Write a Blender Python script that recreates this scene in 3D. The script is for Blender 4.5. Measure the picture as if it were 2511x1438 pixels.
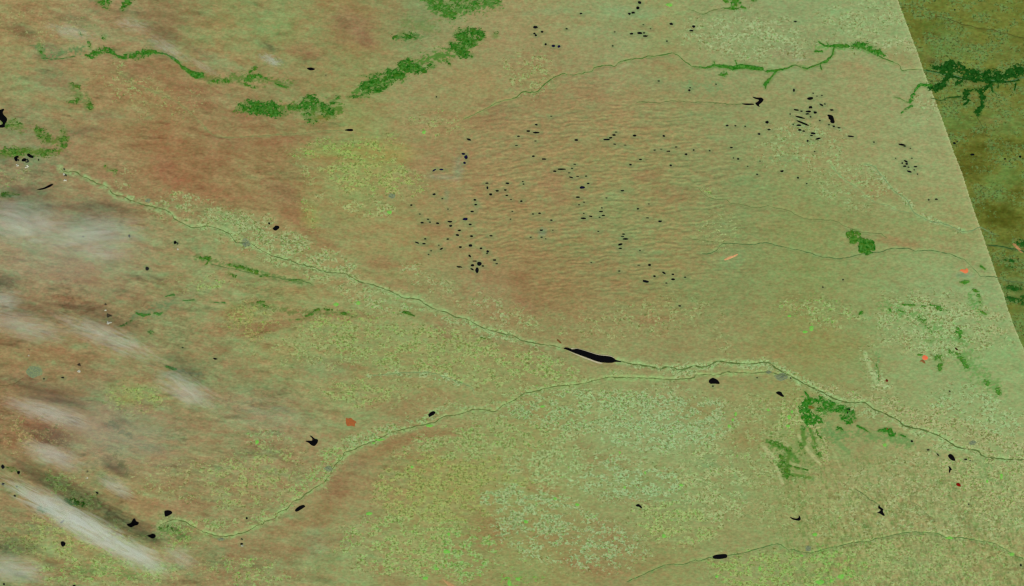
# High plains seen from orbit (1 Blender unit = 1 km), straight down from 700 km
import bpy, math, random
import numpy as np

S = 0.25                                  # km per photograph pixel
def PX(x, y): return ((x - 1255.5) * S, (719.0 - y) * S)
scene = bpy.context.scene
for o in list(bpy.data.objects): bpy.data.objects.remove(o)

# ------------------------------------------------------------------ camera
cam_d = bpy.data.cameras.new("camera"); cam = bpy.data.objects.new("camera", cam_d)
scene.collection.objects.link(cam)
cam.location = (0, 0, 700); cam.rotation_euler = (0, 0, 0)
cam_d.sensor_width = 36; cam_d.lens = 36 * 700 / (2511 * S)
cam_d.clip_start = 1; cam_d.clip_end = 20000
scene.camera = cam

# ------------------------------------------------------------------ sky, sun, exposure
SUN_EL = math.radians(41); sx, sy = 0.30, -0.954
world = bpy.data.worlds.new("World"); scene.world = world; world.use_nodes = True
nt = world.node_tree; bg = nt.nodes["Background"]
sky = nt.nodes.new("ShaderNodeTexSky"); sky.sky_type = 'NISHITA'; sky.sun_disc = False
sky.sun_elevation = SUN_EL; sky.sun_rotation = math.atan2(sx, sy)
nt.links.new(sky.outputs[0], bg.inputs[0]); bg.inputs[1].default_value = 0.06
sun_d = bpy.data.lights.new("sun", 'SUN'); sun = bpy.data.objects.new("sun", sun_d)
scene.collection.objects.link(sun)
sun_d.energy = 4.0; sun_d.angle = math.radians(0.5); sun_d.color = (1.0, 0.965, 0.92)
c = math.cos(SUN_EL); d = (sx * c, sy * c, math.sin(SUN_EL))
import mathutils
sun.rotation_euler = mathutils.Vector(d).to_track_quat('Z', 'Y').to_euler()
sun.location = (d[0] * 900, d[1] * 900, d[2] * 900)
vs = scene.view_settings; vs.view_transform = 'Standard'; vs.look = 'None'; vs.gamma = 1
vs.exposure = 0.25; vs.use_curve_mapping = False
scene.cycles.volume_bounces = 3; scene.cycles.volume_step_rate = 1.0
scene.cycles.use_denoising = True; scene.cycles.filter_width = 1.3; scene.cycles.max_bounces = 4
LIGHT = np.array([1.25, 1.24, 1.30])      # displayed = base colour x LIGHT for flat open ground

def lin(c):
    c = np.asarray(c, dtype=np.float64) / 255.0
    return np.where(c <= 0.04045, c / 12.92, ((np.clip(c, 0, 1) + 0.055) / 1.055) ** 2.4)
def alb(c): return lin(c) / LIGHT

# ------------------------------------------------------------------ noise helpers
def _h(ix, iy, seed):
    n = (ix.astype(np.int64) * 374761393 + iy.astype(np.int64) * 668265263 + seed * 1442695041) & 0xFFFFFFFF
    n = ((n ^ (n >> 13)) * 1274126177) & 0xFFFFFFFF
    n = ((n ^ (n >> 15)) * 2246822519) & 0xFFFFFFFF
    return ((n ^ (n >> 16)) & 0xFFFFFF) / float(0xFFFFFF)
def vn(x, y, seed=0):
    x = np.asarray(x, dtype=np.float64); y = np.asarray(y, dtype=np.float64)
    ix = np.floor(x); iy = np.floor(y); fx = x - ix; fy = y - iy
    fx = fx * fx * (3 - 2 * fx); fy = fy * fy * (3 - 2 * fy)
    a = _h(ix, iy, seed); b = _h(ix + 1, iy, seed); c_ = _h(ix, iy + 1, seed); d_ = _h(ix + 1, iy + 1, seed)
    return (a * (1 - fx) + b * fx) * (1 - fy) + (c_ * (1 - fx) + d_ * fx) * fy
def fbm(x, y, seed=0, octs=4, g=0.5):
    s = 0; a = 1; t = 0
    for k in range(octs):
        s = s + a * vn(x * 2 ** k + 17.3 * k, y * 2 ** k - 9.1 * k, seed + 7 * k); t += a; a *= g
    return s / t * 2 - 1
def sm(a, b, x):
    t = np.clip((x - a) / (b - a), 0, 1); return t * t * (3 - 2 * t)

# zoom-tile coordinates (each tile 630 px of the photograph drawn 3.986 times larger)
K = 3.986
def Z(tx, ty, pts): return [(tx + p[0] / K, ty + p[1] / K) for p in pts]

# ------------------------------------------------------------------ rivers (photo pixels)
T = {'a': (0, 0), 'b': (627, 0), 'c': (1254, 0), 'd': (1881, 0), 'e': (0, 360), 'f': (627, 360), 'g': (1254, 360), 'h': (1881, 360),
     'i': (0, 720), 'j': (627, 720), 'k': (1254, 720), 'l': (1881, 720), 'm': (0, 1078), 'n': (627, 1078), 'o': (1254, 1078), 'p': (1881, 1078)}
def Q(t, s):
    v = [float(q) for q in s.replace(',', ' ').split()]
    return Z(T[t][0], T[t][1], list(zip(v[0::2], v[1::2])))
RIV = [
 # name/label, points, half width px, colour, bank half width, bank colour
 ("long braided river flowing from the upper left into the long reservoir",
  Q('e', "595,210 620,240 660,250 700,245 760,255 800,290 850,310 900,335 960,365 1030,385 1070,410 1085,435 1110,465 1200,490 1270,520 1350,550 1420,575 1500,590 1620,620 1680,660 1700,700 1760,735 1830,770 1880,790 1950,787 2020,775 2110,795 2180,825 2240,850 2270,890 2320,940 2400,940 2480,960")
  + Q('f', "0,980 100,1040 270,1100 330,1108 430,1150 560,1180 650,1215 740,1235 860,1240 960,1290 1040,1330 1120,1345 1200,1370 1330,1420")
  + Q('j', "1380,10 1450,45 1550,50 1620,75 1650,100 1730,145 1800,170 1880,190 1950,230 2050,250 2150,300 2220,335 2300,360 2430,400") + Q('k', "0,408 60,440 120,465 250,490 380,510 480,530"),
  1.15, (92, 108, 54), 6.5, (146, 180, 116), 0.62),
 ("wide river flowing from the long reservoir to the lower right edge",
  Q('k', "1060,662 1180,690 1260,700 1350,710 1400,725 1460,738 1540,718 1640,745 1710,735 1780,710 1850,718 1920,712 1980,680 2030,665 2150,680 2300,690 2400,685")
  + Q('l', "0,670 50,700 100,740 160,775 220,800 310,850 380,890 450,925 540,965 640,1020 700,1045 780,1065 860,1068 950,1065 1040,1130 1120,1165 1200,1200 1280,1240 1330,1285 1370,1300 1460,1320 1560,1345 1680,1390")
  + Q('p', "1760,10 1830,60 1890,80 1950,95 2050,110 2110,165 2200,180 2300,190 2400,198 2530,195"),
  1.6, (84, 104, 46), 7.5, (148, 184, 118), 0.66),
 ("thin winding river climbing from the lower left to the river junction",
  Q('m', "1560,840 1620,810 1700,790 1800,800 1850,830 1900,860 1960,890 2020,915 2120,945 2200,948 2280,940 2340,920 2420,900")
  + Q('n', "0,850 60,830 100,800 200,765 215,720 250,700 300,685 330,650 370,605 440,580 480,540 530,510 570,480 620,450 680,410 700,370 730,340 750,290 770,260 810,220 850,180 870,130 950,105 1040,60 1150,20")
  + Q('j', "1200,1425 1300,1370 1370,1345 1450,1330 1560,1300 1660,1280 1750,1260 1800,1225 1850,1200 1920,1190 2000,1180 2080,1150 2150,1130 2240,1140 2330,1155 2380,1120 2420,1090")
  + Q('k', "0,1060 60,1025 120,980 180,965 250,955 300,938 350,925 480,905 560,897 650,890 780,860 900,830 1000,820 1150,825 1260,825 1360,830 1440,835 1550,845 1650,838 1780,825 1800,800 1850,795 2000,800 2060,785 2130,768 2300,780 2400,775") + Q('l', "0,770 100,790 200,800"),
  1.1, (94, 110, 54), 5.5, (148, 180, 110), 0.6),
 ("dark green river winding east across the upper right plains",
  Q('c', "0,970 60,945 110,900 200,905 260,895 330,820 400,770 450,745 500,725 570,735 640,730 700,718 780,700 810,668 850,655 920,640 960,640 1010,650 1050,615 1080,600 1140,590 1200,575 1260,575 1320,555 1390,552 1450,545 1510,535 1570,522 1610,535 1650,565 1680,590 1710,615 1780,655 1840,655 1900,668 1940,665 1980,640 2040,650 2100,655 2200,670 2350,670 2450,680")
  + Q('d', "0,705 100,690 200,670 240,648 290,642 340,660 380,670 430,655 500,630 560,615 580,600 610,570 640,530 655,460 700,455 800,460 920,470 1020,520 1150,575 1290,640 1320,690 1400,685 1530,688"),
  0.95, (72, 112, 44), 2.5, (112, 150, 80), 0.35),
 ("dark green side creek joining the upper right river from below", Q('d', "-10,860 0,820 20,790 50,750 100,695"), 0.9, (66, 118, 42), 2, (100, 140, 70), 0.3),
 ("pale grey green channel beside the dense woods in the dark strip", Q('d', "1530,690 1620,705 1700,720 1850,745 2000,780 2100,785 2200,785 2300,795 2400,790 2460,770 2530,745"), 1.4, (86, 125, 80), 2.5, (50, 100, 40), 0.5),
 ("thin dark creek entering the dark strip from the wooded arm", Q('d', "1600,960 1700,985 1780,955 1900,945"), 0.8, (44, 92, 34), 1.5, (60, 100, 45), 0.4),
 ("thin creek running down from the wooded fork in the dark strip", Q('d', "2040,1110 2070,1180 2110,1250"), 0.8, (60, 80, 34), 1.5, (80, 100, 45), 0.3),
 ("long green river crossing the right centre toward the dark strip",
  Q('g', "1860,1050 1950,1040 2010,1010 2040,970 2090,945 2200,950 2350,960 2420,945") + Q('h', "0,940 100,970 200,990 320,1015 420,1040 480,1065 550,1080 620,1085 700,1095 780,1085 850,1070 960,1045 1100,1030 1200,1000 1300,995 1380,995 1450,1020 1600,1015 1700,1030 1800,1055 1860,1085 1920,1100 1960,1140 2000,1180 2040,1220 2090,1265 2170,1270 2250,1280 2320,1300 2400,1320 2530,1330"),
  0.9, (84, 112, 62), 3, (128, 162, 100), 0.35),
 ("short headwater creek joining the long green river", Q('g', "1760,910 1850,912 1930,930 2000,935 2090,943"), 0.6, (104, 120, 66), 1.5, (130, 145, 85), 0.2),
 ("faint creek winding through the dunes in the right centre",
  Q('g', "1740,395 1820,400 1850,430 1880,460 1940,500 2020,520 2100,520 2150,555 2280,570 2340,590 2420,600") + Q('h', "0,580 100,605 200,620 270,660 330,690 400,710 560,715 680,735 760,780 830,805 930,840 1100,850 1150,880 1180,900"),
  0.6, (106, 122, 68), 2, (126, 150, 88), 0.2),
 ("pale valley stream running down to the dark strip edge",
  Q('h', "950,170 1050,200 1100,260 1150,320 1200,385 1250,440 1310,480 1370,530 1400,590 1430,640 1510,690 1600,730 1700,745 1800,780 1850,800 1900,830 1960,830 2000,820 2050,800 2090,790 2130,810 2220,860"),
  0.8, (116, 142, 94), 2.8, (140, 175, 115), 0.55),
 ("second pale stream left of the valley stream", Q('h', "600,150 660,220 700,275 860,390 920,440 970,490 1030,530 1100,560 1180,575 1270,620 1400,650"), 0.6, (128, 154, 98), 2.8, (150, 182, 120), 0.5),
 ("green river along the lower right edge passing an oval reservoir",
  Q('o', "1130,1390 1200,1360 1270,1330 1330,1300 1400,1270 1470,1240 1550,1220 1600,1225 1680,1225 1740,1200 1790,1180 1850,1187 1950,1150 2110,1135 2250,1115 2300,1100 2400,1070") + Q('p', "0,1045 80,1020 130,1030 200,1075 270,1080 350,1105 450,1105 560,1075 700,1045 850,1010 930,995 1000,1000 1060,970 1130,960 1200,945 1300,920 1450,905 1600,915 1680,925 1760,960 1880,960 1960,970 2050,990 2120,1000 2200,1010 2300,1060 2420,1130 2530,1180"),
  0.8, (82, 116, 56), 2.5, (125, 165, 95), 0.4),
 ("pale teal creek arching between the two main rivers",
  Q('j', "1120,800 1200,800 1300,790 1400,778 1500,775 1620,770 1700,770 1780,795 1850,820 1950,850 2050,890 2110,920 2130,960 2150,1000"), 0.6, (118, 148, 96), 2.6, (142, 172, 112), 0.5),
 ("thin creek feeding the forked black reservoir", Q('c', "1215,1010 1260,1000 1330,1000 1450,1010 1530,992 1650,990 1740,1003 1850,1000 1950,1003 2100,1020 2250,1022"), 0.7, (92, 116, 60), 1.5, (120, 140, 80), 0.2),
 ("thin creek below the woods on the top edge", Q('c', "1740,90 1820,125 1890,140 1950,110 2010,95 2080,80 2150,85 2250,75"), 0.8, (90, 116, 56), 1.5, (120, 140, 80), 0.25),
 ("pale green creek left of the grey patch", Q('b', "2020,1180 2060,1155 2100,1140 2180,1100 2280,1050 2380,1000 2500,970"), 0.7, (112, 138, 76), 2.5, (138, 165, 92), 0.4),
 ("pale green creek leading to the small black lake in the upper left centre", [(300, 185), (330, 205), (370, 222), (410, 238), (450, 262), (490, 300), (520, 330), (560, 338), (620, 335), (700, 330), (760, 325), (800, 321), (848, 320)], 0.5, (134, 146, 88), 3, (142, 152, 96), 0.4),
 ("faint stream crossing the top of the dark strip", Q('d', "1640,165 1740,175 1830,210 1920,245 2000,260 2080,285 2200,290 2270,320 2330,330 2400,350 2530,380"), 0.8, (84, 88, 36), 2, (96, 100, 44), 0.4),
 ("dark green stream in the lower dark strip", Q('h', "2160,965 2250,970 2350,990 2450,1010 2530,1035"), 1.1, (46, 84, 40), 2.5, (70, 110, 60), 0.5),
 ("brown creek at the left edge", Q('i', "-20,905 50,905 100,890 160,875 200,845 240,820"), 0.6, (120, 100, 62), 1.5, (140, 120, 80), 0.3),
 ("green creek near the upper left woods", Q('a', "400,570 500,578 600,575 680,560 740,550"), 1.0, (62, 110, 44), 2, (110, 135, 80), 0.4),
 ("dark creek winding in the lower right hills", Q('p', "860,480 900,510 950,540 1000,585 1050,610 1085,635"), 0.8, (88, 112, 58), 1.5, (120, 140, 80), 0.3),
 ("thin stream through the lower right hills", Q('p', "1380,430 1420,500 1400,600 1480,650 1560,730 1640,780"), 0.45, (110, 128, 72), 1.5, (130, 145, 85), 0.3),
 ("short stream below the lower left woods", Q('e', "2060,1150 2150,1170") + Q('f', "0,1245 100,1265 200,1280 300,1300 400,1300 480,1320 560,1350"), 0.9, (92, 118, 62), 2.2, (120, 145, 85), 0.4),
]

# ------------------------------------------------------------------ woodland masks: (polyline, half widths, density)
def cir(x, y, r, dn=0.8): return ([(x, y), (x + .1, y)], [r, r], dn)
WOODS = [
 ("dense green forest belt along the upper left ridge", (38, 116, 22), [
   (Q('a', "860,550 900,545 960,510 1010,490 1050,495 1100,510"), [5, 7, 9, 8, 7, 6], .9), (Q('a', "1100,520 1160,560 1230,570"), [5, 3, 4], .95),
   (Q('a', "1230,545 1300,540 1360,550 1420,520 1480,510 1530,520"), [7, 9, 10, 9, 6, 2], .85),
   (Q('a', "1530,520 1620,530 1690,570 1730,600 1780,655 1830,690 1880,720 1920,740 1970,735"), [1, 1.2, 2, 3, 3, 4, 6, 8, 6], 1.1),
   cir(255, 95, 6), (Q('a', "860,400 870,440 880,470"), [4, 5, 5], .45), (Q('a', "380,420 400,500 430,550"), [6, 8, 6], .35), (Q('a', "780,320 800,350"), [4, 3], .5)]),
 ("small green woods near the left edge", (70, 112, 34), [
   (Q('a', "690,830 740,845 770,845"), [3, 6, 5], .8), (Q('a', "840,920 870,970 880,1050"), [3, 3, 9], .8), (Q('a', "670,1000 740,1000 790,940"), [5, 6, 5], .55), cir(218, 258, 8, .9),
   (Q('a', "60,1230 130,1210 220,1235"), [8, 14, 7], .35), (Q('a', "360,1270 410,1310 450,1360"), [8, 14, 14], .5), (Q('a', "615,1270 625,1340 610,1420"), [6, 8, 10], .7),
   (Q('e', "60,60 150,60 250,45 350,60 450,60 530,50"), [12, 14, 10, 10, 11, 7], .55), (Q('e', "0,70 40,90"), [10, 8], .5), (Q('e', "30,470 100,465 190,470"), [7, 7, 3], .5)]),
 ("green woods touching the top edge in the upper left", (44, 118, 20), [
   (Q('a', "980,-10 1030,30 1050,70"), [14, 13, 7], .75), (Q('a', "1280,-10 1230,40 1200,90"), [7, 10, 7], .65)]),
 ("broad dark green pine belt left of centre at the top", (26, 106, 12), [
   (Q('b', "-160,1060 -60,1050 30,1060 140,1060 220,1100 280,1110"), [8, 17, 17, 17, 15, 8], .8),
   (Q('b', "340,1050 430,1055 490,1030 530,980 570,980 570,1040"), [6, 8, 14, 13, 10, 10], .75), (Q('b', "640,1040 700,1090 760,1130"), [10, 16, 7], .65),
   (Q('b', "750,1000 800,960"), [8, 6], .7), (Q('b', "500,1130 560,1170"), [14, 12], .4), (Q('b', "900,950 1020,940 1100,910 1200,880 1270,850"), [1.5, 2, 5, 7, 5], .95),
   (Q('b', "1060,850 1140,820 1220,820 1310,800"), [10, 13, 14, 9], .75), (Q('b', "1300,750 1360,740 1430,740"), [12, 14, 9], .95),
   (Q('b', "1300,690 1330,700"), [5, 8], .8), (Q('b', "1420,650 1490,640 1560,670 1640,690"), [9, 16, 13, 7], .95), (Q('b', "1500,600 1540,620"), [6, 6], .9),
   (Q('b', "1700,650 1740,640"), [9, 7], .45), (Q('b', "1900,430 1970,470 2020,520 2100,545"), [7, 12, 12, 7], .65), (Q('b', "1880,600 1900,640"), [5, 5], .5),
   (Q('b', "1990,340 2080,360 2190,350"), [13, 22, 15], .85), (Q('b', "2060,420 2100,440"), [12, 10], .8), (Q('b', "2350,350"), [8], .5) if 0 else cir(1216, 87, 8, .5),
   (Q('b', "1360,370 1450,350 1560,355"), [7, 11, 7], .35), (Q('b', "1000,740 1100,745 1200,740"), [3, 6, 10], .3)]),
 ("streaky green woods above the pine belt", (52, 122, 24), [
   (Q('b', "-60,760 0,740 60,760 120,775"), [7, 5, 4, 2], .8), (Q('b', "190,820 240,840 300,860"), [1.5, 3, 1.5], .9), (Q('b', "0,670 -50,700"), [5, 5], .5), (Q('a', "2400,780 2460,790"), [7, 6], .5),
   (Q('a', "2040,800 2160,800 2290,790"), [5, 8, 5], .45), (Q('b', "-150,820 20,860"), [4, 5], .3)]),
 ("scattered green woods along the top edge left of centre", (50, 122, 30), [
   (Q('b', "1700,-20 1780,40 1860,90 1940,150 1960,170"), [14, 18, 15, 11, 5], .68), (Q('b', "1940,20 2050,30 2140,30"), [18, 24, 16], .45), (Q('b', "2080,100 2120,95"), [9, 8], .6), (Q('b', "2260,-10 2350,20"), [14, 14], .4)]),
 ("green wood on the top edge right of centre", (52, 128, 22), [
   (Q('c', "2080,-30 2110,20"), [7, 6], .6), (Q('c', "2170,-10 2200,40 2170,70"), [13, 11, 8], .8), (Q('c', "2250,70 2290,85"), [4, 2], .8), (Q('c', "2080,85 2140,80"), [1.5, 2.5], .8), (Q('c', "2350,0 2390,10"), [4, 4], .6)]),
 ("narrow green river woods in the upper right", (36, 122, 20), [
   (Q('c', "1780,655 1900,665 1980,640 2080,650 2170,670 2250,650 2350,665 2450,675"), [1.2, 2, 3, 4, 5.5, 6, 5, 4.5], .85), (Q('c', "1980,600 1990,640"), [1.5, 2], .8),
   (Q('c', "2190,600 2210,650"), [3, 2], .5), (Q('c', "2080,720 2085,735"), [5.5, 6], .95), (Q('c', "2025,735 2060,735"), [1.5, 3], .8), (Q('c', "2511,790 2480,830 2485,870"), [5, 5, 2], .7),
   (Q('d', "0,700 100,690 200,670 250,645"), [3, 3, 1.5, 1.2], .8), (Q('d', "0,820 40,760 90,700"), [2.5, 2.5, 2], .8), (Q('d', "320,655 390,675 500,632 580,600 640,540 655,460"), [1.5, 2, 2, 3, 2.5, 2], .9), (Q('d', "520,640 530,680"), [2, 1.5], .9),
   (Q('d', "500,410 560,450"), [2, 3], .7), (Q('d', "580,410 600,450"), [1.5, 2], .8), (Q('d', "470,505 540,505"), [3, 3], .7), (Q('d', "580,455 700,450 800,455"), [3, 5, 4], .75), (Q('d', "690,430 790,440"), [3, 3], .45),
   (Q('d', "820,440 900,445 980,455 1030,490 1090,515 1140,540"), [5, 8, 9, 8, 7, 3], .8), (Q('d', "1100,560 1150,580"), [2, 2], .6)]),
 ("green wooded arm left of the dark strip edge", (40, 130, 34), [
   (Q('d', "1310,1110 1350,1070 1410,1040"), [3, 4, 5], .55), (Q('d', "1400,1000 1430,930"), [3.5, 5], .8), (Q('d', "1440,900 1475,850 1500,828 1560,835 1600,840"), [2, 3, 3, 3, 5], .95), (Q('d', "1240,955 1300,965 1350,995 1400,1010"), [1, 1.5, 1, 1], .8)]),
 ("dense dark green river woods across the dark strip", (4, 70, 8), [
   (Q('d', "1610,650 1680,670 1740,670 1820,655 1870,680 1940,710 2020,740 2110,745 2210,740 2290,750"), [5, 8, 13, 15, 9, 9, 14, 15, 14, 10], 1.0),
   (Q('d', "2350,740 2430,700 2540,680"), [11, 13, 17], 1.0), (Q('d', "1600,860 1660,860 1720,820 1760,770 1800,735"), [7, 9, 7, 6, 5], 1.1), (Q('d', "1850,820 1890,810"), [6, 5], 1),
   (Q('d', "1780,740 1900,770 2000,785 2200,800 2330,805 2460,790"), [3, 2, 2, 3, 2.5, 2], 1), (Q('d', "1560,690 1700,715 1800,730"), [1.5, 1.5, 3], .9)]),
 ("forked dark green creek woods in the dark strip", (4, 70, 8), [
   (Q('d', "2190,820 2150,850 2080,880 1990,885 1940,890 1930,930"), [5, 5, 5, 3, 3, 4], 1), (Q('d', "1950,930 1930,960 1960,980"), [7, 8, 4], 1), (Q('d', "1780,955 1890,950"), [1, 1.5], 1), (Q('d', "1960,1000 1920,1030"), [4, 2], .8),
   (Q('d', "2080,885 2110,960 2100,1040 2070,1080 2070,1120 2040,1090"), [5, 6, 5, 5, 4, 3], 1), (Q('d', "2190,840 2205,900"), [3, 2], 1), (Q('d', "2260,820 2255,860"), [1.5, 1.2], .9), (Q('d', "2430,820 2420,880"), [3, 2], .9)]),
 ("left of two planted green forest blocks on the plain", (60, 122, 26), [(Q('h', "815,860 850,900"), [8, 8], 1.6), (Q('h', "850,840 895,855"), [5, 5], 1.4), (Q('h', "820,930 850,930"), [3, 4], 1.4)]),
 ("right of two planted green forest blocks on the plain", (34, 112, 18), [(Q('h', "925,920 930,1010"), [6, 6], 1.6), (Q('h', "960,940 970,1020 1010,960 1010,1000"), [7, 7, 8, 8], 1.5)]),
 ("large green woodland south of the lower river", (22, 122, 16), [
   (Q('l', "370,960 400,1010"), [2, 4], .8), (Q('l', "400,1050 370,1110 390,1180 430,1230 480,1240"), [9, 12, 14, 14, 8], 1.0), (Q('l', "440,1040 540,1050 620,1090 700,1130 760,1130 840,1170"), [5, 10, 11, 8, 8, 5], .75),
   (Q('l', "500,1130 560,1110 600,1130"), [6, 8, 7], .8), (Q('l', "740,1220 790,1250 840,1220 830,1190"), [7, 8, 7, 6], .75), (Q('l', "700,1320 730,1340"), [8, 6], .5),
   (Q('l', "1100,1340 1200,1340 1220,1390"), [4, 9, 8], .6), (Q('l', "880,1290 950,1330 1000,1360"), [2.5, 3, 1.5], .8), (Q('l', "540,1260 520,1220"), [3, 3], .7), (Q('l', "340,1300 360,1320"), [3, 5], .6), (Q('l', "1300,1380 1350,1400"), [4, 3], .4)]),
 ("ragged green ravines below the large green woodland", (66, 124, 30), [
   (Q('l', "480,1330 500,1380 530,1420"), [2, 4, 3], .7), (Q('p', "30,20 100,50 170,90 240,120"), [5, 6, 7, 5], .7), (Q('p', "300,30 340,80 370,130"), [5, 6, 3], .65), (Q('p', "130,150 150,230 180,290 190,350"), [6, 9, 12, 8], .72),
   (Q('p', "200,250 300,280 400,300"), [3, 4, 2], .6), (Q('p', "440,50 480,120 530,180"), [5, 5, 3], .55), (Q('p', "540,0 560,60"), [3, 2], .5), (Q('p', "160,350 250,350"), [7, 3], .35)]),
 ("scattered green woods near the right edge", (66, 138, 40), [
   (Q('l', "1850,340 1880,400 1900,450"), [7, 10, 5], .65), (Q('l', "1780,580 1870,600 1920,660 1960,720"), [5, 8, 8, 5], .68), (Q('l', "1650,630 1700,620 1690,740"), [8, 8, 7], .5), (Q('l', "2130,860 2160,890"), [5, 5], .7), (Q('l', "2250,930 2260,970"), [6, 6], .75),
   (Q('l', "2060,0 2080,60 2090,120"), [4, 6, 4], .55), (Q('l', "2090,180 2140,200"), [4, 4], .6), (Q('l', "1320,110 1440,115"), [3, 4], .5), (Q('l', "1600,105 1680,140 1750,170"), [4, 6, 4], .6), (Q('l', "1510,125 1550,125"), [2, 2], .9),
   (Q('l', "1480,230 1550,300 1600,360"), [6, 8, 8], .42), (Q('l', "1550,460 1590,470"), [5, 5], .4), (Q('l', "910,190 930,185"), [5, 4], .6), (Q('l', "1200,160 1220,190"), [4, 3], .5), (Q('l', "1280,160 1340,190"), [2, 4], .4),
   (Q('l', "1480,600 1520,600"), [4, 3], .5), (Q('l', "1060,680 1090,760 1090,850"), [2, 2, 3], .5), (Q('h', "1880,1325 1930,1325 1970,1320"), [1.5, 5, 3], .9), (Q('h', "2090,1170 2130,1200"), [4, 3], .6), (Q('h', "2020,1400 2060,1430"), [4, 5], .4)]),
 ("dark woods in the lower dark strip", (26, 88, 22), [
   (Q('h', "2480,940 2511,950"), [7, 8], .9), (Q('h', "2330,1105 2400,1120"), [5, 5], .6), (Q('h', "2330,1385 2430,1380 2470,1390"), [5, 9, 6], .6), (Q('l', "2350,50 2400,60 2490,80"), [5, 6, 8], .7), (Q('l', "2500,40 2511,60"), [6, 6], .6), (Q('h', "2340,1170 2400,1180"), [4, 4], .4)]),
 ("olive green ridge woods above the lower left streak clouds", (62, 116, 28), [
   (Q('e', "2230,1160 2300,1170 2400,1190 2511,1225"), [2, 4, 5, 6], .85), (Q('e', "1930,1080 1990,1110 2040,1090 2020,1150"), [5, 6, 6, 4], .45), (Q('e', "2230,1230 2300,1270"), [5, 4], .5), (Q('f', "60,1260 130,1260"), [5, 5], .6), (Q('f', "330,1310 420,1300 450,1310"), [2, 3, 2], .5),
   (Q('e', "1030,200 1060,240 1130,230 1110,280"), [5, 5, 5, 3], .4)]),
 ("small teal green woods left of centre in the lower left", (56, 122, 56), [
   (Q('i', "1330,190 1400,215 1470,205"), [2, 5, 2], .75), (Q('i', "1510,195 1560,205 1590,185"), [3, 4, 2], .75), (Q('i', "1620,30 1700,15"), [2, 4], .6), (Q('i', "1790,70 1900,65"), [2, 2], .6), (Q('i', "2060,85 2200,90"), [2, 3], .5), (Q('i', "1160,330 1230,300 1290,260"), [4, 5, 3], .35),
   (Q('i', "1630,720 1690,735 1730,745"), [4, 5, 2], .6), (Q('i', "1450,370 1490,390"), [5, 6], .3)]),
 ("small olive woods below the main river left of centre", (64, 112, 30), [
   (Q('j', "20,90 80,100 110,130"), [2, 6, 5], .65), (Q('j', "500,210 540,205"), [6, 6], .75), (Q('j', "560,170 620,155"), [4, 4], .5), (Q('j', "680,150 740,160"), [5, 5], .45), (Q('j', "840,200 880,200"), [5, 5], .6), (Q('j', "940,230 990,215"), [4, 4], .4), (Q('j', "1440,185 1500,195 1550,220"), [3, 6, 2], .65), (Q('j', "1380,180 1420,205"), [3, 2], .3),
   (Q('j', "330,260 420,255 480,245"), [1.5, 2, 1.5], .6), (Q('j', "2200,430 2290,450"), [4, 4], .35), (Q('j', "2100,370 2160,390"), [2, 2], .4)]),
 ("dark green wood beside the white cloud band at the lower left", (36, 92, 18), [
   (Q('m', "640,600 720,620 810,635"), [5, 9, 8], .75), (Q('m', "70,270 120,290 160,300"), [4, 7, 4], .6), (Q('m', "1560,870 1640,860 1740,890"), [5, 7, 5], .4), (Q('m', "380,680 430,690 490,680"), [6, 8, 5], .4)]),
]

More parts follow.
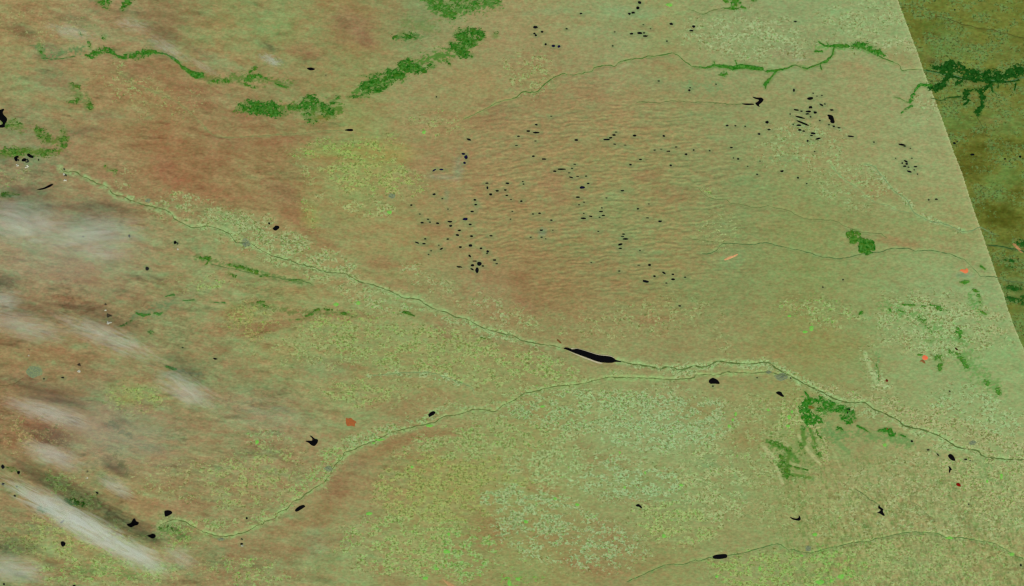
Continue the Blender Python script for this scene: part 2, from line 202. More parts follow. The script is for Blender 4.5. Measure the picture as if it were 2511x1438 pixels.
# ------------------------------------------------------------------ lakes
BIG = [  # (label, polygon)
 ("long black reservoir tapering west along the main river", Q('k', "505,540 525,528 550,530 575,540 600,548 640,538 700,555 780,580 850,603 920,610 970,615 1003,632 1015,650 1075,666 1075,672 1015,668 985,680 900,678 840,665 760,635 680,605 600,575 540,550")),
 ("black half round reservoir just south of the river junction", Q('k', "1930,850 1950,832 1970,825 2010,840 2035,870 2035,888 1985,882 1945,885 1930,870")),
 ("small angular black reservoir southeast of the river junction", Q('l', "88,965 120,956 145,970 150,985 165,1000 163,1015 130,1003 110,990 90,980")),
 ("black oval reservoir near the lower right edge", Q('p', "1768,155 1785,142 1805,145 1825,165 1840,195 1838,212 1805,205 1785,190 1770,172")),
 ("small arrow shaped black lake under the oval reservoir at lower right", Q('p', "1768,262 1788,265 1800,285 1812,300 1795,298 1790,320 1780,330 1774,310 1782,290")),
 ("zigzag black reservoir in the lower right hills", Q('p', "1095,632 1103,660 1140,682 1128,702 1155,745 1132,748 1105,725 1070,717 1100,706 1112,688 1082,672")),
 ("hook shaped black reservoir in the lower right hills", Q('p', "220,752 245,768 290,777 310,765 308,738 325,755 330,785 310,797 260,787 235,775")),
 ("black oblong reservoir on the green river at bottom right", Q('o', "1960,1150 1990,1130 2060,1122 2105,1122 2112,1145 2100,1160 2040,1170 1985,1168")),
 ("small curved black lake in the lower centre farmland", Q('o', "1212,642 1245,630 1265,648 1282,670 1268,675 1245,657 1225,658")),
 ("black teardrop reservoir just above the thin winding river", Q('j', "1685,1185 1710,1160 1745,1150 1760,1165 1745,1185 1720,1198 1695,1212 1690,1198")),
 ("star shaped black lake in the lower left plains", [(758, 1068), (765, 1070), (772, 1077), (780, 1078), (780, 1084), (776, 1090), (771, 1095), (764, 1093), (757, 1086), (747, 1082), (757, 1081), (766, 1082), (766, 1075)]),
 ("slanting black reservoir right of the thin winding river", Q('n', "383,700 390,680 430,650 470,640 490,655 460,675 420,700 400,708")),
 ("black shield shaped lake above the start of the thin winding river", Q('m', "1605,700 1635,692 1670,697 1690,718 1660,740 1615,760 1608,735")),
 ("winged black lake beside the white cloud band", Q('m', "1235,828 1283,818 1298,780 1320,768 1330,800 1360,812 1352,835 1310,845 1285,862 1255,852")),
 ("ragged black lake at the lower end of the white cloud band", Q('m', "1430,942 1470,930 1490,920 1520,930 1525,952 1500,970 1480,968 1470,958")),
 ("round black lake below the white cloud band", Q('m', "592,1000 620,995 642,1012 640,1035 615,1052 597,1035")),
 ("black round lake among pale fields north of the main river", Q('f', "163,802 185,785 192,772 228,776 234,795 218,808 200,823 180,818")),
 ("jagged black reservoir cut by the left edge", Q('a', "-40,1080 10,1075 30,1065 45,1072 28,1095 30,1120 68,1155 72,1175 60,1200 48,1220 50,1245 20,1252 -40,1245 -10,1228 25,1218 28,1200 0,1175 -40,1165")),
 ("curved dark lake above the left edge clouds", Q('e', "355,420 400,410 430,402 480,375 505,365 525,366 505,388 450,412 400,425")),
 ("left of three black ponds in the small left edge woods", Q('e', "135,103 175,88 187,105 165,120 170,147 145,140")),
 ("lowest of three black ponds in the small left edge woods", Q('e', "213,125 238,112 262,120 262,135 240,148 212,145")),
 ("rightmost of three black ponds in the small left edge woods", Q('e', "262,75 285,66 305,85 335,93 325,115 290,108 268,92")),
 ("small black lake below the red upland near the top", Q('b', "498,668 540,662 560,668 585,676 570,688 535,692 510,682")),
 ("flat black lake at the end of the pale green creek", Q('b', "862,1275 900,1264 945,1264 958,1275 940,1286 900,1284")),
 ("upper arm of the forked black reservoir in the upper right", Q('c', "2350,945 2400,958 2445,956 2470,975 2445,1008 2418,1026 2430,1052 2400,1036 2380,1010 2405,1000 2425,980 2370,965")),
 ("lower arm of the forked black reservoir in the upper right", Q('c', "2240,1016 2300,1014 2370,1016 2372,1028 2290,1031")),
 ("large lumpy black lake right of the dense lake cluster", Q('d', "585,1128 605,1122 640,1132 650,1150 655,1175 662,1190 655,1210 625,1205 615,1190 622,1178 600,1165 600,1145")),
]
SM = {  # small lakes: x,y,rx,ry[,angle] in tile coordinates
'c': "235,270,22,14 300,315,15,9 225,332,12,8 240,348,12,9 335,435,11,9 410,452,18,12 465,457,15,12 540,285,12,7 1175,333,17,9 1255,327,25,10 1297,325,10,7 1310,355,25,8 1563,237,18,11 1783,262,16,12 1760,303,20,8 1520,405,10,7 1010,315,9,5 990,452,9,7 1360,285,9,5 1290,245,9,4 680,135,15,7 1253,28,18,14 1237,80,17,14 1190,128,20,9 1153,138,14,10 1740,885,12,10 1748,860,9,5 245,1222,14,7 165,1285,18,8 245,1300,32,8 70,1335,15,6 235,1382,12,5 50,1425,15,5 635,1372,18,9 1005,1323,18,8 970,1350,18,7 930,1367,32,8 1025,1295,14,5 1205,1328,18,9 1490,1332,14,8 1010,1412,14,5 1440,795,12,6 2110,1230,14,8 2190,1233,10,8 2285,1238,10,6 2420,1313,14,9 2500,1198,18,13 2000,827,7,7 1110,1422,14,4 390,1140,12,4",
'd': "275,213,15,7 262,885,10,15 420,965,30,14,-10 425,1052,18,13 530,1028,20,8,30 565,1020,8,7 285,1077,25,8,10 335,1090,14,6 405,1093,28,9 470,1103,18,11 392,1117,20,7 320,1150,50,8,14 345,1205,62,9,22 310,1228,24,8 320,1273,18,9 358,1285,14,7 448,1307,25,9,10 435,1328,14,6 498,1358,26,8,-15 397,1380,10,9 515,1182,10,7 605,1222,11,7 652,1238,12,8 703,1253,15,6 632,1078,20,8 815,1335,32,7,5 1045,1392,10,6 1320,1418,35,9,10 1830,1402,14,9 1858,1388,10,6 1835,98,8,7 450,915,8,6 487,943,7,5 535,935,9,5 425,1145,10,8 225,1118,6,9 255,1218,8,7 20,1270,16,6",
'f': "2030,72,20,9 2055,105,16,20 2042,160,14,10 1745,232,22,7,-30 1815,225,20,7 1745,467,17,8 1522,573,12,7 2260,358,16,6 2265,403,9,14 2362,433,16,8 2297,467,15,10 2460,360,18,8 2440,425,14,8 2455,478,14,6 2143,522,14,9 2152,568,14,7 2115,636,18,7 2047,710,25,13 2097,762,14,8 1898,735,22,8 1905,776,16,9 1777,750,15,8 1627,745,16,8 1703,740,12,6 1685,712,12,6 1992,820,16,7 1972,866,18,9 2108,876,16,8 1657,903,12,7 1577,940,20,7,20 1645,950,18,7 1878,905,14,6 2100,967,20,12 2000,983,15,8 2203,995,13,8 2267,1025,14,10 2092,1070,16,9,30 2262,1046,12,5 2187,1145,24,18,-20 2118,1160,18,11 2222,1168,12,7 2165,1208,17,28 2115,1200,18,8,25 1990,1177,28,7,8 2335,1110,17,7 2355,1145,12,6 1815,1000,18,7,-20 1715,1020,10,5 1690,1055,9,6 1880,612,9,5 1825,510,9,6 2300,873,16,6 2495,518,10,6 1605,660,10,5 1790,965,8,5 132,752,10,10 2490,710,10,5 2140,1120,22,5",
'g': "215,95,14,7 320,123,25,7 490,222,42,7 425,242,17,7 592,215,12,6 565,258,14,5 620,174,14,5 585,302,20,6,15 648,293,14,5 730,290,12,6 752,362,13,7 692,401,28,13 650,495,20,7 1085,432,18,7 1262,127,15,6 1165,178,14,8 1558,184,12,8 1535,46,20,6 1400,35,12,6 1465,26,12,4 1708,76,13,9 1782,34,10,8 1938,42,9,7 2150,10,14,6 2217,122,11,8 2403,273,10,7 2310,195,8,5 2430,143,7,5 1610,5,14,5 97,535,12,8 120,368,11,6 112,343,9,5 710,545,10,5 662,570,10,5 885,600,8,8 875,636,20,6 897,673,18,6 862,692,10,5 705,702,26,8 775,683,18,6,10 708,655,9,5 212,660,12,6 275,652,14,6 390,720,14,6 1237,610,12,7 1330,698,16,5 1453,731,18,8 293,818,18,7 188,887,11,6 850,830,10,5 1095,856,16,6 1088,880,16,5 1115,904,28,8 1065,957,22,10,-10 1065,995,16,6 295,887,13,6 1257,1017,9,6 1350,1158,15,10 1490,1235,20,8,35 1578,1250,13,7 1398,1267,14,8 1317,1318,34,11,10 1580,1298,18,9 1697,1278,13,6 1055,1218,12,6 1245,1160,16,4 1345,562,10,4 930,503,10,4 780,1135,9,4 1515,1335,12,5 10,635,9,5 335,903,9,4 405,818,9,4 2170,112,6,6",
'h': "145,242,18,9,-10 303,306,11,8 388,362,8,6 1356,145,22,9,25 1322,162,10,8 1365,170,12,10 1345,193,16,7 1383,202,10,6 1390,245,24,9,15 1450,197,20,7 1438,228,7,6 1470,270,7,6 1580,520,9,8 1655,515,14,7 2008,80,22,9 2473,100,12,11 742,1302,8,8 545,1375,9,7 465,50,8,5 1400,18,8,5 1345,0,14,4 2325,122,12,7 1257,115,6,5 1415,115,7,6 2367,143,7,6",
'e': "815,880,12,7 1265,875,11,14 1712,937,15,15 1440,1193,19,19 378,130,7,10",
'i': "2105,640,22,8,10 1785,530,9,7 430,835,9,7 613,823,14,8", 'k': "1970,908,8,8 1645,123,12,7 2403,825,9,5",
'l': "1785,958,8,7 230,828,8,8 795,1133,20,7 785,1160,5,20",
'm': "28,268,18,20 183,323,15,16 30,437,16,13 145,552,12,9 165,462,9,9 725,1432,14,10 40,1415,10,10 2412,770,10,10 2362,1022,14,9 950,522,14,9,35 612,803,24,10,-35",
'p': "1415,18,12,10 1575,103,13,7 1670,150,18,6,45 1940,195,16,6 1985,208,8,4 1970,635,8,7 2480,1230,9,12",
'b': "2083,1367,22,9,20 1768,950,8,6 687,738,5,5"}
small = []
for t in SM:
    for q in SM[t].split():
        v = [float(a) for a in q.split(',')]
        small.append((T[t][0] + v[0] / K, T[t][1] + v[1] / K, v[2] / K, v[3] / K, v[4] if len(v) > 4 else 0))

# ------------------------------------------------------------------ terrain grid
STEP = 2.0
gx = np.arange(-160, 2672, STEP); gy = np.arange(-160, 1600, STEP)
X, Y = np.meshgrid(gx, gy); NY, NX = X.shape

def dist_line(pts, ws):
    """distance to a polyline minus its local half width, on the grid"""
    D = np.full(X.shape, 1e3)
    if not hasattr(ws, '__len__'): ws = [ws] * len(pts)
    for k in range(len(pts) - 1):
        (x0, y0), (x1, y1) = pts[k], pts[k + 1]; m = 34 + 1.2 * max(ws)
        i0 = max(0, int((min(x0, x1) - m - gx[0]) / STEP)); i1 = min(NX, int((max(x0, x1) + m - gx[0]) / STEP) + 2)
        j0 = max(0, int((min(y0, y1) - m - gy[0]) / STEP)); j1 = min(NY, int((max(y0, y1) + m - gy[0]) / STEP) + 2)
        if i1 <= i0 or j1 <= j0: continue
        xs = X[j0:j1, i0:i1]; ys = Y[j0:j1, i0:i1]
        D[j0:j1, i0:i1] = np.minimum(D[j0:j1, i0:i1], seg_d(xs, ys, x0, y0, x1, y1, ws[k], ws[k + 1]))
    return D
def seg_d(xs, ys, x0, y0, x1, y1, w0, w1):
    dx, dy = x1 - x0, y1 - y0; L = dx * dx + dy * dy + 1e-9
    t = np.clip(((xs - x0) * dx + (ys - y0) * dy) / L, 0, 1)
    return np.hypot(xs - x0 - t * dx, ys - y0 - t * dy) - (w0 * (1 - t) + w1 * t)
def ell(cx, cy, rx, ry, ang=0, x=None, y=None):
    x = X if x is None else x; y = Y if y is None else y
    a = math.radians(ang); u = (x - cx) * math.cos(a) + (y - cy) * math.sin(a); v = -(x - cx) * math.sin(a) + (y - cy) * math.cos(a)
    return np.sqrt((u / rx) ** 2 + (v / ry) ** 2)

# broad land colours as the eye sees them, 16 x 9 samples (sRGB)
ROWS = """160,143,92 158,145,98 148,134,86 150,148,90 146,150,92 152,134,82 140,150,95 158,150,98 158,152,98 150,162,105 152,157,98 150,165,108 148,168,110 150,172,112 154,172,112 154,172,112
150,147,94 160,142,90 163,126,80 158,138,90 146,138,86 150,150,90 155,150,95 158,150,92 153,141,88 157,147,92 151,150,92 150,154,98 152,158,102 158,160,105 154,165,108 154,165,108
142,138,95 160,132,88 165,122,78 161,122,78 155,134,84 150,158,88 157,146,90 158,141,88 157,146,90 152,147,88 150,150,90 144,155,95 152,160,100 155,163,105 158,168,110 156,166,108
152,150,104 155,150,104 155,148,98 150,160,100 156,146,92 155,149,92 155,146,88 158,145,88 153,142,86 146,150,90 150,148,88 140,154,92 142,155,92 145,155,95 152,160,100 152,160,100
155,140,98 150,132,90 150,146,95 152,152,98 151,150,92 156,156,98 150,155,96 155,142,90 151,133,80 148,140,84 148,148,87 142,152,92 143,155,92 145,165,102 150,172,112 150,172,112
154,138,90 153,142,94 152,148,98 150,144,93 154,156,96 150,153,93 152,158,96 152,155,94 148,150,92 152,155,95 150,148,92 152,152,95 148,150,90 148,162,100 150,172,110 148,174,110
156,118,80 154,138,94 153,146,98 151,144,97 154,145,98 150,154,97 152,138,88 152,158,98 152,154,92 152,168,106 151,168,108 150,158,98 146,162,95 150,158,99 158,172,110 155,174,112
150,140,92 146,140,90 155,140,90 154,147,96 155,150,97 155,137,88 155,154,92 153,154,90 154,163,98 150,158,97 150,164,101 150,163,101 153,160,98 158,164,104 158,165,105 158,170,109
150,146,97 154,150,94 154,149,97 150,140,91 152,146,94 151,158,99 155,154,94 150,148,89 152,154,91 150,145,90 150,152,92 150,158,98 152,163,100 155,164,100 155,164,104 155,160,100"""
G = np.array([[[float(a) for a in q.split(',')] for q in r.split()] for r in ROWS.split('\n')])
wx = X + 46 * fbm(X / 170, Y / 120, 3) + 16 * fbm(X / 50, Y / 30, 5); wy = Y + 34 * fbm(X / 150, Y / 100, 9) + 14 * fbm(X / 45, Y / 26, 11)
u = np.clip((wx - 78) / 157, 0, 14.999); v = np.clip((wy - 80) / 160, 0, 7.999)
iu = u.astype(int); iv = v.astype(int); fu = (u - iu)[..., None]; fv = (v - iv)[..., None]
C = (G[iv, iu] * (1 - fu) + G[iv, iu + 1] * fu) * (1 - fv) + (G[iv + 1, iu] * (1 - fu) + G[iv + 1, iu + 1] * fu) * fv

PST = 0.68
def box(cx, cy, rx, ry, f=1.6):
    r = max(rx, ry) * f + 4
    i0 = max(0, int((cx - r - gx[0]) / STEP)); i1 = max(0, int((cx + r - gx[0]) / STEP) + 1); j0 = max(0, int((cy - r - gy[0]) / STEP)); j1 = max(0, int((cy + r - gy[0]) / STEP) + 1)
    return (slice(j0, j1), slice(i0, i1))
def tint(mask, col):
    global C
    m = np.clip(mask, 0, 1)[..., None]; C = C * (1 - m) + np.array(col, float) * m
# hand-placed patches: cx, cy, rx, ry, angle, colour, strength
for cx, cy, rx, ry, an, col, st in [
  (860, 62, 62, 42, 10, (164, 108, 78), .75), (895, 95, 40, 22, 30, (170, 100, 78), .6), (745, 125, 65, 22, 15, (162, 112, 78), .7),
  (395, 62, 60, 50, 0, (132, 116, 76), .75), (440, 40, 90, 45, 10, (138, 124, 78), .5), (270, 35, 60, 22, 20, (150, 112, 74), .5), (100, 40, 80, 22, 30, (160, 118, 78), .4), (55, 80, 50, 20, 30, (122, 104, 68), .75), (75, 30, 30, 12, 20, (158, 116, 78), .5),
  (120, 125, 50, 30, 10, (140, 144, 104), .6), (350, 100, 110, 30, 20, (146, 150, 100), .5), (520, 150, 80, 25, 25, (146, 156, 108), .5), (690, 80, 60, 60, 0, (142, 158, 90), .5), (840, 175, 80, 40, 0, (146, 158, 98), .4),
  (350, 170, 50, 22, 5, (164, 110, 76), .7), (480, 235, 70, 32, 20, (168, 108, 74), .7), (255, 235, 60, 35, 0, (168, 112, 78), .5), (430, 200, 60, 25, 30, (160, 120, 80), .5), (385, 345, 70, 30, -15, (170, 104, 68), .75), (250, 285, 50, 16, 0, (142, 122, 88), .5),
  (130, 200, 60, 40, 10, (140, 134, 96), .5), (60, 270, 60, 22, 0, (156, 124, 86), .45), (200, 325, 60, 12, -12, (110, 94, 66), .55), (330, 280, 50, 25, 0, (150, 158, 104), .5),
  (480, 460, 110, 34, 18, (172, 104, 68), .85), (410, 430, 50, 34, 50, (174, 106, 72), .6), (400, 400, 40, 30, 40, (172, 108, 76), .5), (520, 400, 80, 40, 10, (166, 110, 72), .55), (600, 490, 70, 30, 10, (168, 104, 68), .6),
  (690, 470, 60, 26, 25, (160, 104, 72), .7), (720, 515, 70, 30, 30, (164, 106, 70), .6), (560, 350, 60, 20, 10, (166, 112, 76), .5), (700, 345, 90, 14, -8, (164, 110, 74), .6), (610, 290, 60, 15, 0, (166, 118, 80), .5), (740, 545, 60, 26, 35, (168, 112, 74), .55),
  (800, 600, 40, 18, 10, (162, 118, 78), .4), (930, 645, 60, 18, 5, (160, 108, 72), .55), (960, 700, 60, 16, 10, (160, 118, 78), .4), (860, 575, 90, 30, 5, (156, 142, 88), .5),
  (920, 385, 80, 40, 0, (156, 160, 82), .7), (980, 380, 50, 30, 0, (160, 152, 74), .5), (810, 375, 80, 20, -5, (150, 168, 80), .5), (1040, 400, 50, 25, 0, (162, 128, 84), .5), (1065, 560, 60, 20, 0, (162, 116, 76), .45), (1120, 390, 60, 30, 0, (162, 126, 80), .4),
  (760, 530, 26, 34, -20, (150, 170, 80), .5), (860, 460, 90, 40, 0, (152, 162, 96), .5),
  (1220, 270, 50, 32, 10, (142, 124, 78), .8), (1200, 300, 60, 24, 0, (152, 124, 78), .5), (1310, 190, 60, 30, 0, (146, 156, 88), .5), (1450, 210, 60, 18, -5, (158, 128, 82), .5), (1500, 60, 120, 16, 5, (152, 134, 84), .5), (1560, 30, 80, 16, 5, (140, 172, 116), .6), (1340, 30, 70, 10, -5, (140, 168, 112), .5),
  (1640, 210, 80, 20, 10, (134, 156, 100), .5), (1700, 290, 130, 22, 0, (136, 162, 98), .5), (1600, 150, 60, 12, 10, (158, 134, 88), .5), (1460, 240, 40, 16, 0, (158, 124, 82), .4), (1350, 445, 30, 30, 20, (162, 116, 76), .6), (1375, 480, 26, 30, 20, (160, 122, 80), .5),
  (1590, 430, 40, 20, 0, (158, 112, 74), .5), (1650, 480, 50, 30, 10, (146, 124, 78), .5), (1240, 490, 60, 30, 10, (156, 128, 78), .5), (1480, 520, 90, 30, 5, (140, 154, 88), .5), (1510, 570, 90, 26, 5, (134, 156, 90), .5), (1570, 620, 60, 18, 10, (128, 162, 98), .6), (1400, 600, 60, 30, 10, (142, 152, 88), .4),
  (1270, 685, 34, 30, 40, (150, 104, 62), .75), (1300, 640, 40, 16, -10, (160, 112, 70), .4), (1210, 680, 60, 16, 15, (158, 128, 82), .5), (1320, 740, 80, 20, 10, (152, 120, 74), .5), (1520, 700, 40, 12, 10, (158, 118, 74), .4), (1600, 785, 60, 10, 0, (158, 116, 76), .5), (1290, 750, 40, 14, 30, (156, 116, 76), .6), (1690, 640, 60, 30, 0, (148, 150, 90), .3),
  (1860, 440, 60, 50, 0, (136, 158, 96), .5), (2000, 490, 70, 40, 0, (136, 160, 98), .4), (1700, 720, 140, 40, 0, (134, 152, 88), .5), (1900, 660, 140, 40, 5, (138, 158, 94), .5), (2150, 460, 70, 30, 25, (158, 138, 88), .5), (1990, 410, 40, 12, -10, (160, 142, 92), .5), (2210, 595, 70, 16, 8, (160, 132, 86), .65), (2320, 610, 40, 12, 15, (158, 132, 86), .5),
  (2200, 140, 60, 24, 20, (158, 142, 90), .7), (1930, 130, 60, 14, -5, (156, 148, 108), .5), (2090, 170, 60, 22, 0, (160, 142, 92), .5), (2100, 40, 110, 40, 0, (148, 176, 114), .5), (2030, 60, 60, 20, 0, (156, 164, 104), .4), (2260, 300, 60, 50, 20, (156, 174, 116), .4), (1905, 110, 50, 8, -8, (140, 152, 100), .5),
  (2030, 850, 80, 40, 10, (146, 148, 84), .8), (1960, 790, 80, 40, 10, (146, 150, 86), .5), (2110, 850, 40, 60, 0, (140, 152, 88), .5), (2130, 890, 50, 30, 0, (136, 154, 92), .5), (2240, 870, 80, 60, 10, (146, 164, 102), .4), (2380, 880, 90, 60, 30, (146, 172, 108), .5), (2330, 960, 90, 40, 25, (142, 168, 108), .5), (2170, 740, 60, 20, 0, (150, 148, 90), .5), (2220, 835, 16, 18, 0, (150, 140, 82), .6), (2360, 770, 50, 30, 20, (160, 170, 112), .5),
  (1710, 1010, 60, 26, 10, (146, 142, 84), .8), (1830, 1080, 50, 26, 20, (144, 140, 82), .7), (1760, 970, 90, 20, 0, (150, 164, 100), .4), (1480, 1130, 80, 20, 5, (148, 138, 84), .8), (1430, 1090, 40, 24, 30, (150, 140, 88), .6), (1580, 1180, 90, 26, 8, (140, 154, 94), .7), (1620, 1230, 110, 30, 5, (138, 158, 98), .7), (1560, 1230, 60, 10, 5, (148, 134, 82), .5), (1735, 1140, 26, 30, 40, (128, 162, 102), .8), (1640, 1160, 60, 26, 25, (150, 144, 86), .5), (1810, 1210, 60, 26, 30, (136, 162, 100), .4),
  (1200, 1300, 60, 50, 10, (148, 126, 76), .8), (1340, 1310, 110, 40, 15, (150, 132, 80), .7), (1440, 1390, 80, 20, 10, (156, 120, 76), .75), (1330, 1200, 50, 14, 10, (152, 122, 74), .5), (1500, 1310, 60, 30, 30, (150, 130, 82), .6), (1600, 1340, 50, 40, 0, (144, 146, 88), .5), (1370, 1410, 60, 16, 0, (146, 150, 88), .5), (1260, 1410, 80, 16, 0, (138, 158, 92), .4), (1080, 1180, 110, 60, 0, (156, 150, 82), .5), (1050, 1290, 90, 50, 0, (154, 162, 94), .4), (950, 1410, 70, 22, 30, (150, 130, 82), .6),
  (985, 1085, 90, 12, -18, (160, 112, 72), .8), (1110, 1058, 90, 12, -14, (152, 124, 78), .75), (1260, 1010, 80, 12, -14, (144, 136, 86), .6), (860, 1150, 50, 22, -35, (156, 124, 80), .7), (820, 1200, 34, 34, -40, (150, 112, 74), .7), (790, 1260, 30, 40, 20, (146, 116, 72), .7), (880, 1140, 40, 12, 0, (130, 120, 82), .5), (720, 1290, 60, 20, -20, (156, 128, 82), .6), (690, 1360, 90, 26, 5, (150, 122, 80), .6), (770, 1330, 40, 40, 10, (138, 150, 104), .6), (560, 1350, 70, 20, 0, (144, 132, 86), .5), (835, 1325, 40, 14, 10, (120, 116, 78), .45),
  (1000, 800, 90, 14, 10, (146, 140, 90), .0), (1095, 815, 50, 26, 30, (146, 134, 88), .8), (1060, 780, 60, 10, 12, (152, 134, 84), .6), (1200, 835, 60, 12, 18, (142, 132, 84), .6), (1330, 862, 60, 10, 14, (142, 140, 90), .5), (1560, 900, 120, 12, 4, (150, 140, 90), .5), (1000, 990, 120, 18, -10, (152, 130, 84), .5), (1120, 980, 80, 14, 10, (152, 136, 86), .5), (840, 895, 120, 10, 8, (150, 126, 82), .4), (800, 905, 80, 30, 8, (138, 148, 104), .4), (800, 775, 120, 14, 0, (154, 124, 80), .6), (690, 795, 70, 12, -8, (156, 108, 70), .8), (640, 800, 60, 20, -10, (160, 122, 80), .5), (640, 815, 50, 5, -8, (144, 88, 56), .7), (720, 770, 50, 14, 0, (162, 120, 78), .5),
  (860, 690, 60, 10, 12, (154, 126, 82), .5), (180, 735, 60, 10, 8, (168, 100, 66), .75), (170, 752, 70, 6, 8, (106, 80, 54), .7), (240, 755, 40, 6, -20, (120, 92, 60), .5), (340, 745, 30, 40, 10, (142, 136, 92), .3), (180, 650, 90, 16, 5, (156, 120, 82), .55), (230, 690, 60, 14, 5, (152, 114, 76), .5), (150, 680, 60, 10, 0, (152, 118, 80), .5), (10, 690, 40, 16, 0, (112, 108, 80), .5), (30, 770, 50, 14, 0, (116, 114, 82), .5),
  (280, 510, 60, 12, 10, (126, 112, 74), .6), (200, 500, 60, 18, 0, (128, 124, 84), .5), (60, 470, 60, 16, 0, (116, 112, 78), .6), (15, 840, 40, 14, 10, (134, 100, 64), .6), (120, 865, 70, 18, 5, (168, 110, 72), .6), (220, 920, 90, 12, 5, (162, 112, 76), .5), (170, 880, 60, 16, 0, (160, 116, 76), .5),
  (100, 978, 60, 8, 10, (100, 76, 46), .65), (160, 985, 60, 7, 10, (84, 72, 44), .6), (160, 965, 60, 8, 6, (170, 104, 68), .6), (110, 1050, 60, 26, 18, (176, 100, 60), .85), (60, 1045, 50, 14, 20, (130, 80, 48), .6), (100, 1075, 50, 10, 20, (104, 62, 32), .6), (30, 1050, 40, 40, 0, (166, 118, 76), .5), (20, 1090, 30, 14, 0, (176, 108, 70), .5), (140, 1085, 30, 12, 20, (120, 72, 42), .6),  # the dark brown streaks paint cloud shadows into the ground colour
  (270, 1145, 34, 8, 15, (98, 84, 52), .6), (290, 1160, 30, 6, 25, (90, 82, 52), .5), (230, 1120, 50, 20, 10, (150, 132, 88), .5), (375, 1100, 34, 12, 5, (112, 124, 88), .5), (430, 1140, 34, 6, 0, (114, 104, 76), .5), (445, 1240, 70, 18, 0, (172, 118, 84), .6), (330, 1240, 60, 16, 10, (156, 120, 80), .5), (540, 1190, 60, 14, 10, (158, 120, 78), .4), (280, 1040, 30, 12, -15, (104, 96, 60), .5), (300, 1030, 40, 8, 35, (112, 96, 60), .5), (400, 1060, 50, 20, 0, (142, 144, 100), .4),
  (330, 965, 80, 26, 10, (152, 170, 84), .55), (310, 985, 34, 16, 0, (150, 174, 72), .5), (240, 975, 20, 10, 0, (140, 178, 110), .5), (590, 770, 60, 30, 0, (158, 142, 76), .6), (560, 810, 60, 16, -5, (160, 118, 76), .5), (620, 815, 30, 30, 0, (158, 108, 68), .5), (530, 860, 40, 8, 0, (140, 108, 68), .5), (420, 740, 60, 20, -20, (132, 134, 96), .4), (300, 1390, 120, 26, 5, (146, 156, 96), .5), (30, 1350, 60, 16, 0, (112, 116, 80), .5), (90, 1340, 80, 40, 10, (152, 160, 92), .5), (200, 1390, 60, 16, 0, (154, 140, 88), .5), (480, 1370, 60, 30, 10, (148, 150, 96), .4),
  (160, 1195, 90, 16, 30, (152, 162, 92), .6), (460, 1310, 60, 26, 10, (142, 158, 92), .5), (30, 930, 60, 14, 0, (146, 130, 92), .5), (330, 940, 50, 30, 0, (154, 156, 96), .4), (215, 505, 70, 10, 0, (114, 112, 78), .4),
  (1125, 410, 16, 40, 0, (128, 162, 122), .6), (1090, 435, 46, 10, 5, (140, 156, 124), .6), (1095, 480, 8, 20, 0, (124, 162, 116), .5), (1170, 505, 12, 20, 0, (130, 160, 106), .4), (1330, 570, 12, 12, 0, (120, 158, 130), .6), (1500, 480, 26, 14, 0, (148, 176, 108), .6), (1110, 500, 60, 30, 10, (142, 150, 96), .35), (1180, 560, 60, 50, 0, (146, 152, 94), .35),
  (1785, 640, 34, 22, 10, (134, 166, 104), .45), (1815, 635, 14, 20, 0, (128, 164, 104), .5), (2360, 675, 26, 8, 0, (124, 146, 112), .6), (1690, 282, 12, 6, 0, (120, 172, 110), .4), (1190, 278, 16, 8, -10, (146, 174, 98), .5), (1245, 222, 12, 8, 0, (150, 178, 110), .5), (1530, 162, 18, 6, -20, (166, 182, 124), .7), (1358, 215, 12, 14, 10, (140, 168, 98), .5), (1360, 160, 5, 6, 0, (150, 172, 112), .5), (2188, 513, 10, 6, 10, (176, 182, 128), .6),
  (1775, 550, 0.1 + 9, 3, 0, (140, 178, 120), .5), (2005, 625, 16, 6, 5, (128, 166, 112), .5), (2060, 560, 30, 16, 0, (146, 150, 92), .3)]:
    sl = box(cx, cy, rx, ry, 1.7); xs, ys = X[sl], Y[sl]
    if xs.size == 0 or st == 0: continue
    jit = 0.55 * fbm(xs / 34 + cx, ys / 15 + cy, 21, 5, .65) if rx > 12 else 0.3 * fbm(xs / 7, ys / 5, 23, 2)
    m = (st * PST * (1 - sm(0.25, 1.35, ell(cx, cy, rx, ry, an, xs, ys) + jit)))[..., None]; C[sl] = C[sl] * (1 - m) + np.array(col, float) * m

# medium grain: reddish / greenish streaks, strongest in the west
rot = lambda a: (X * math.cos(a) + Y * math.sin(a), -X * math.sin(a) + Y * math.cos(a))
xr, yr = rot(math.radians(9)); yr = yr + 10 * fbm(X / 80, Y / 80, 31, 3)
west = 1 - sm(500, 1300, X)
n1 = fbm(xr / 46, yr / 15, 33, 5, .62); n2 = fbm(xr / 30, yr / 10, 41, 5, .62); n3 = fbm(xr / 70, yr / 13, 51, 5, .6)
amp = 0.55 + 0.75 * west
C += (n1 * amp)[..., None] * np.array([9., -14., -8.]) + (n2 * amp)[..., None] * np.array([15., 14., 12.])
C += (np.clip(-n3 - .25, 0, 1) * west * 2.0)[..., None] * np.array([-34., -30., -22.])  # dark feathery streaks: shade of thin cirrus put into the ground colour
n4 = fbm(X / 9, Y / 6.5, 61, 3, .7); n5 = fbm(X / 8, Y / 6, 67, 3, .7)
cirrus_shade = np.clip(.16 - np.abs(fbm(xr / 30 + .4 * n2, yr / 9, 57, 4, .6)), 0, 1) * 6 * (1 - sm(650, 900, X)) * sm(330, 480, Y)  # finer streaks of cirrus shade, painted by darkening the ground colour
C += (cirrus_shade * np.clip(.3 + fbm(X / 90, Y / 60, 59, 2), 0, 1))[..., None] * np.array([-26., -20., -16.])
C += n4[..., None] * np.array([9., 9.5, 8.]) + n5[..., None] * np.array([6., -7., -3.])

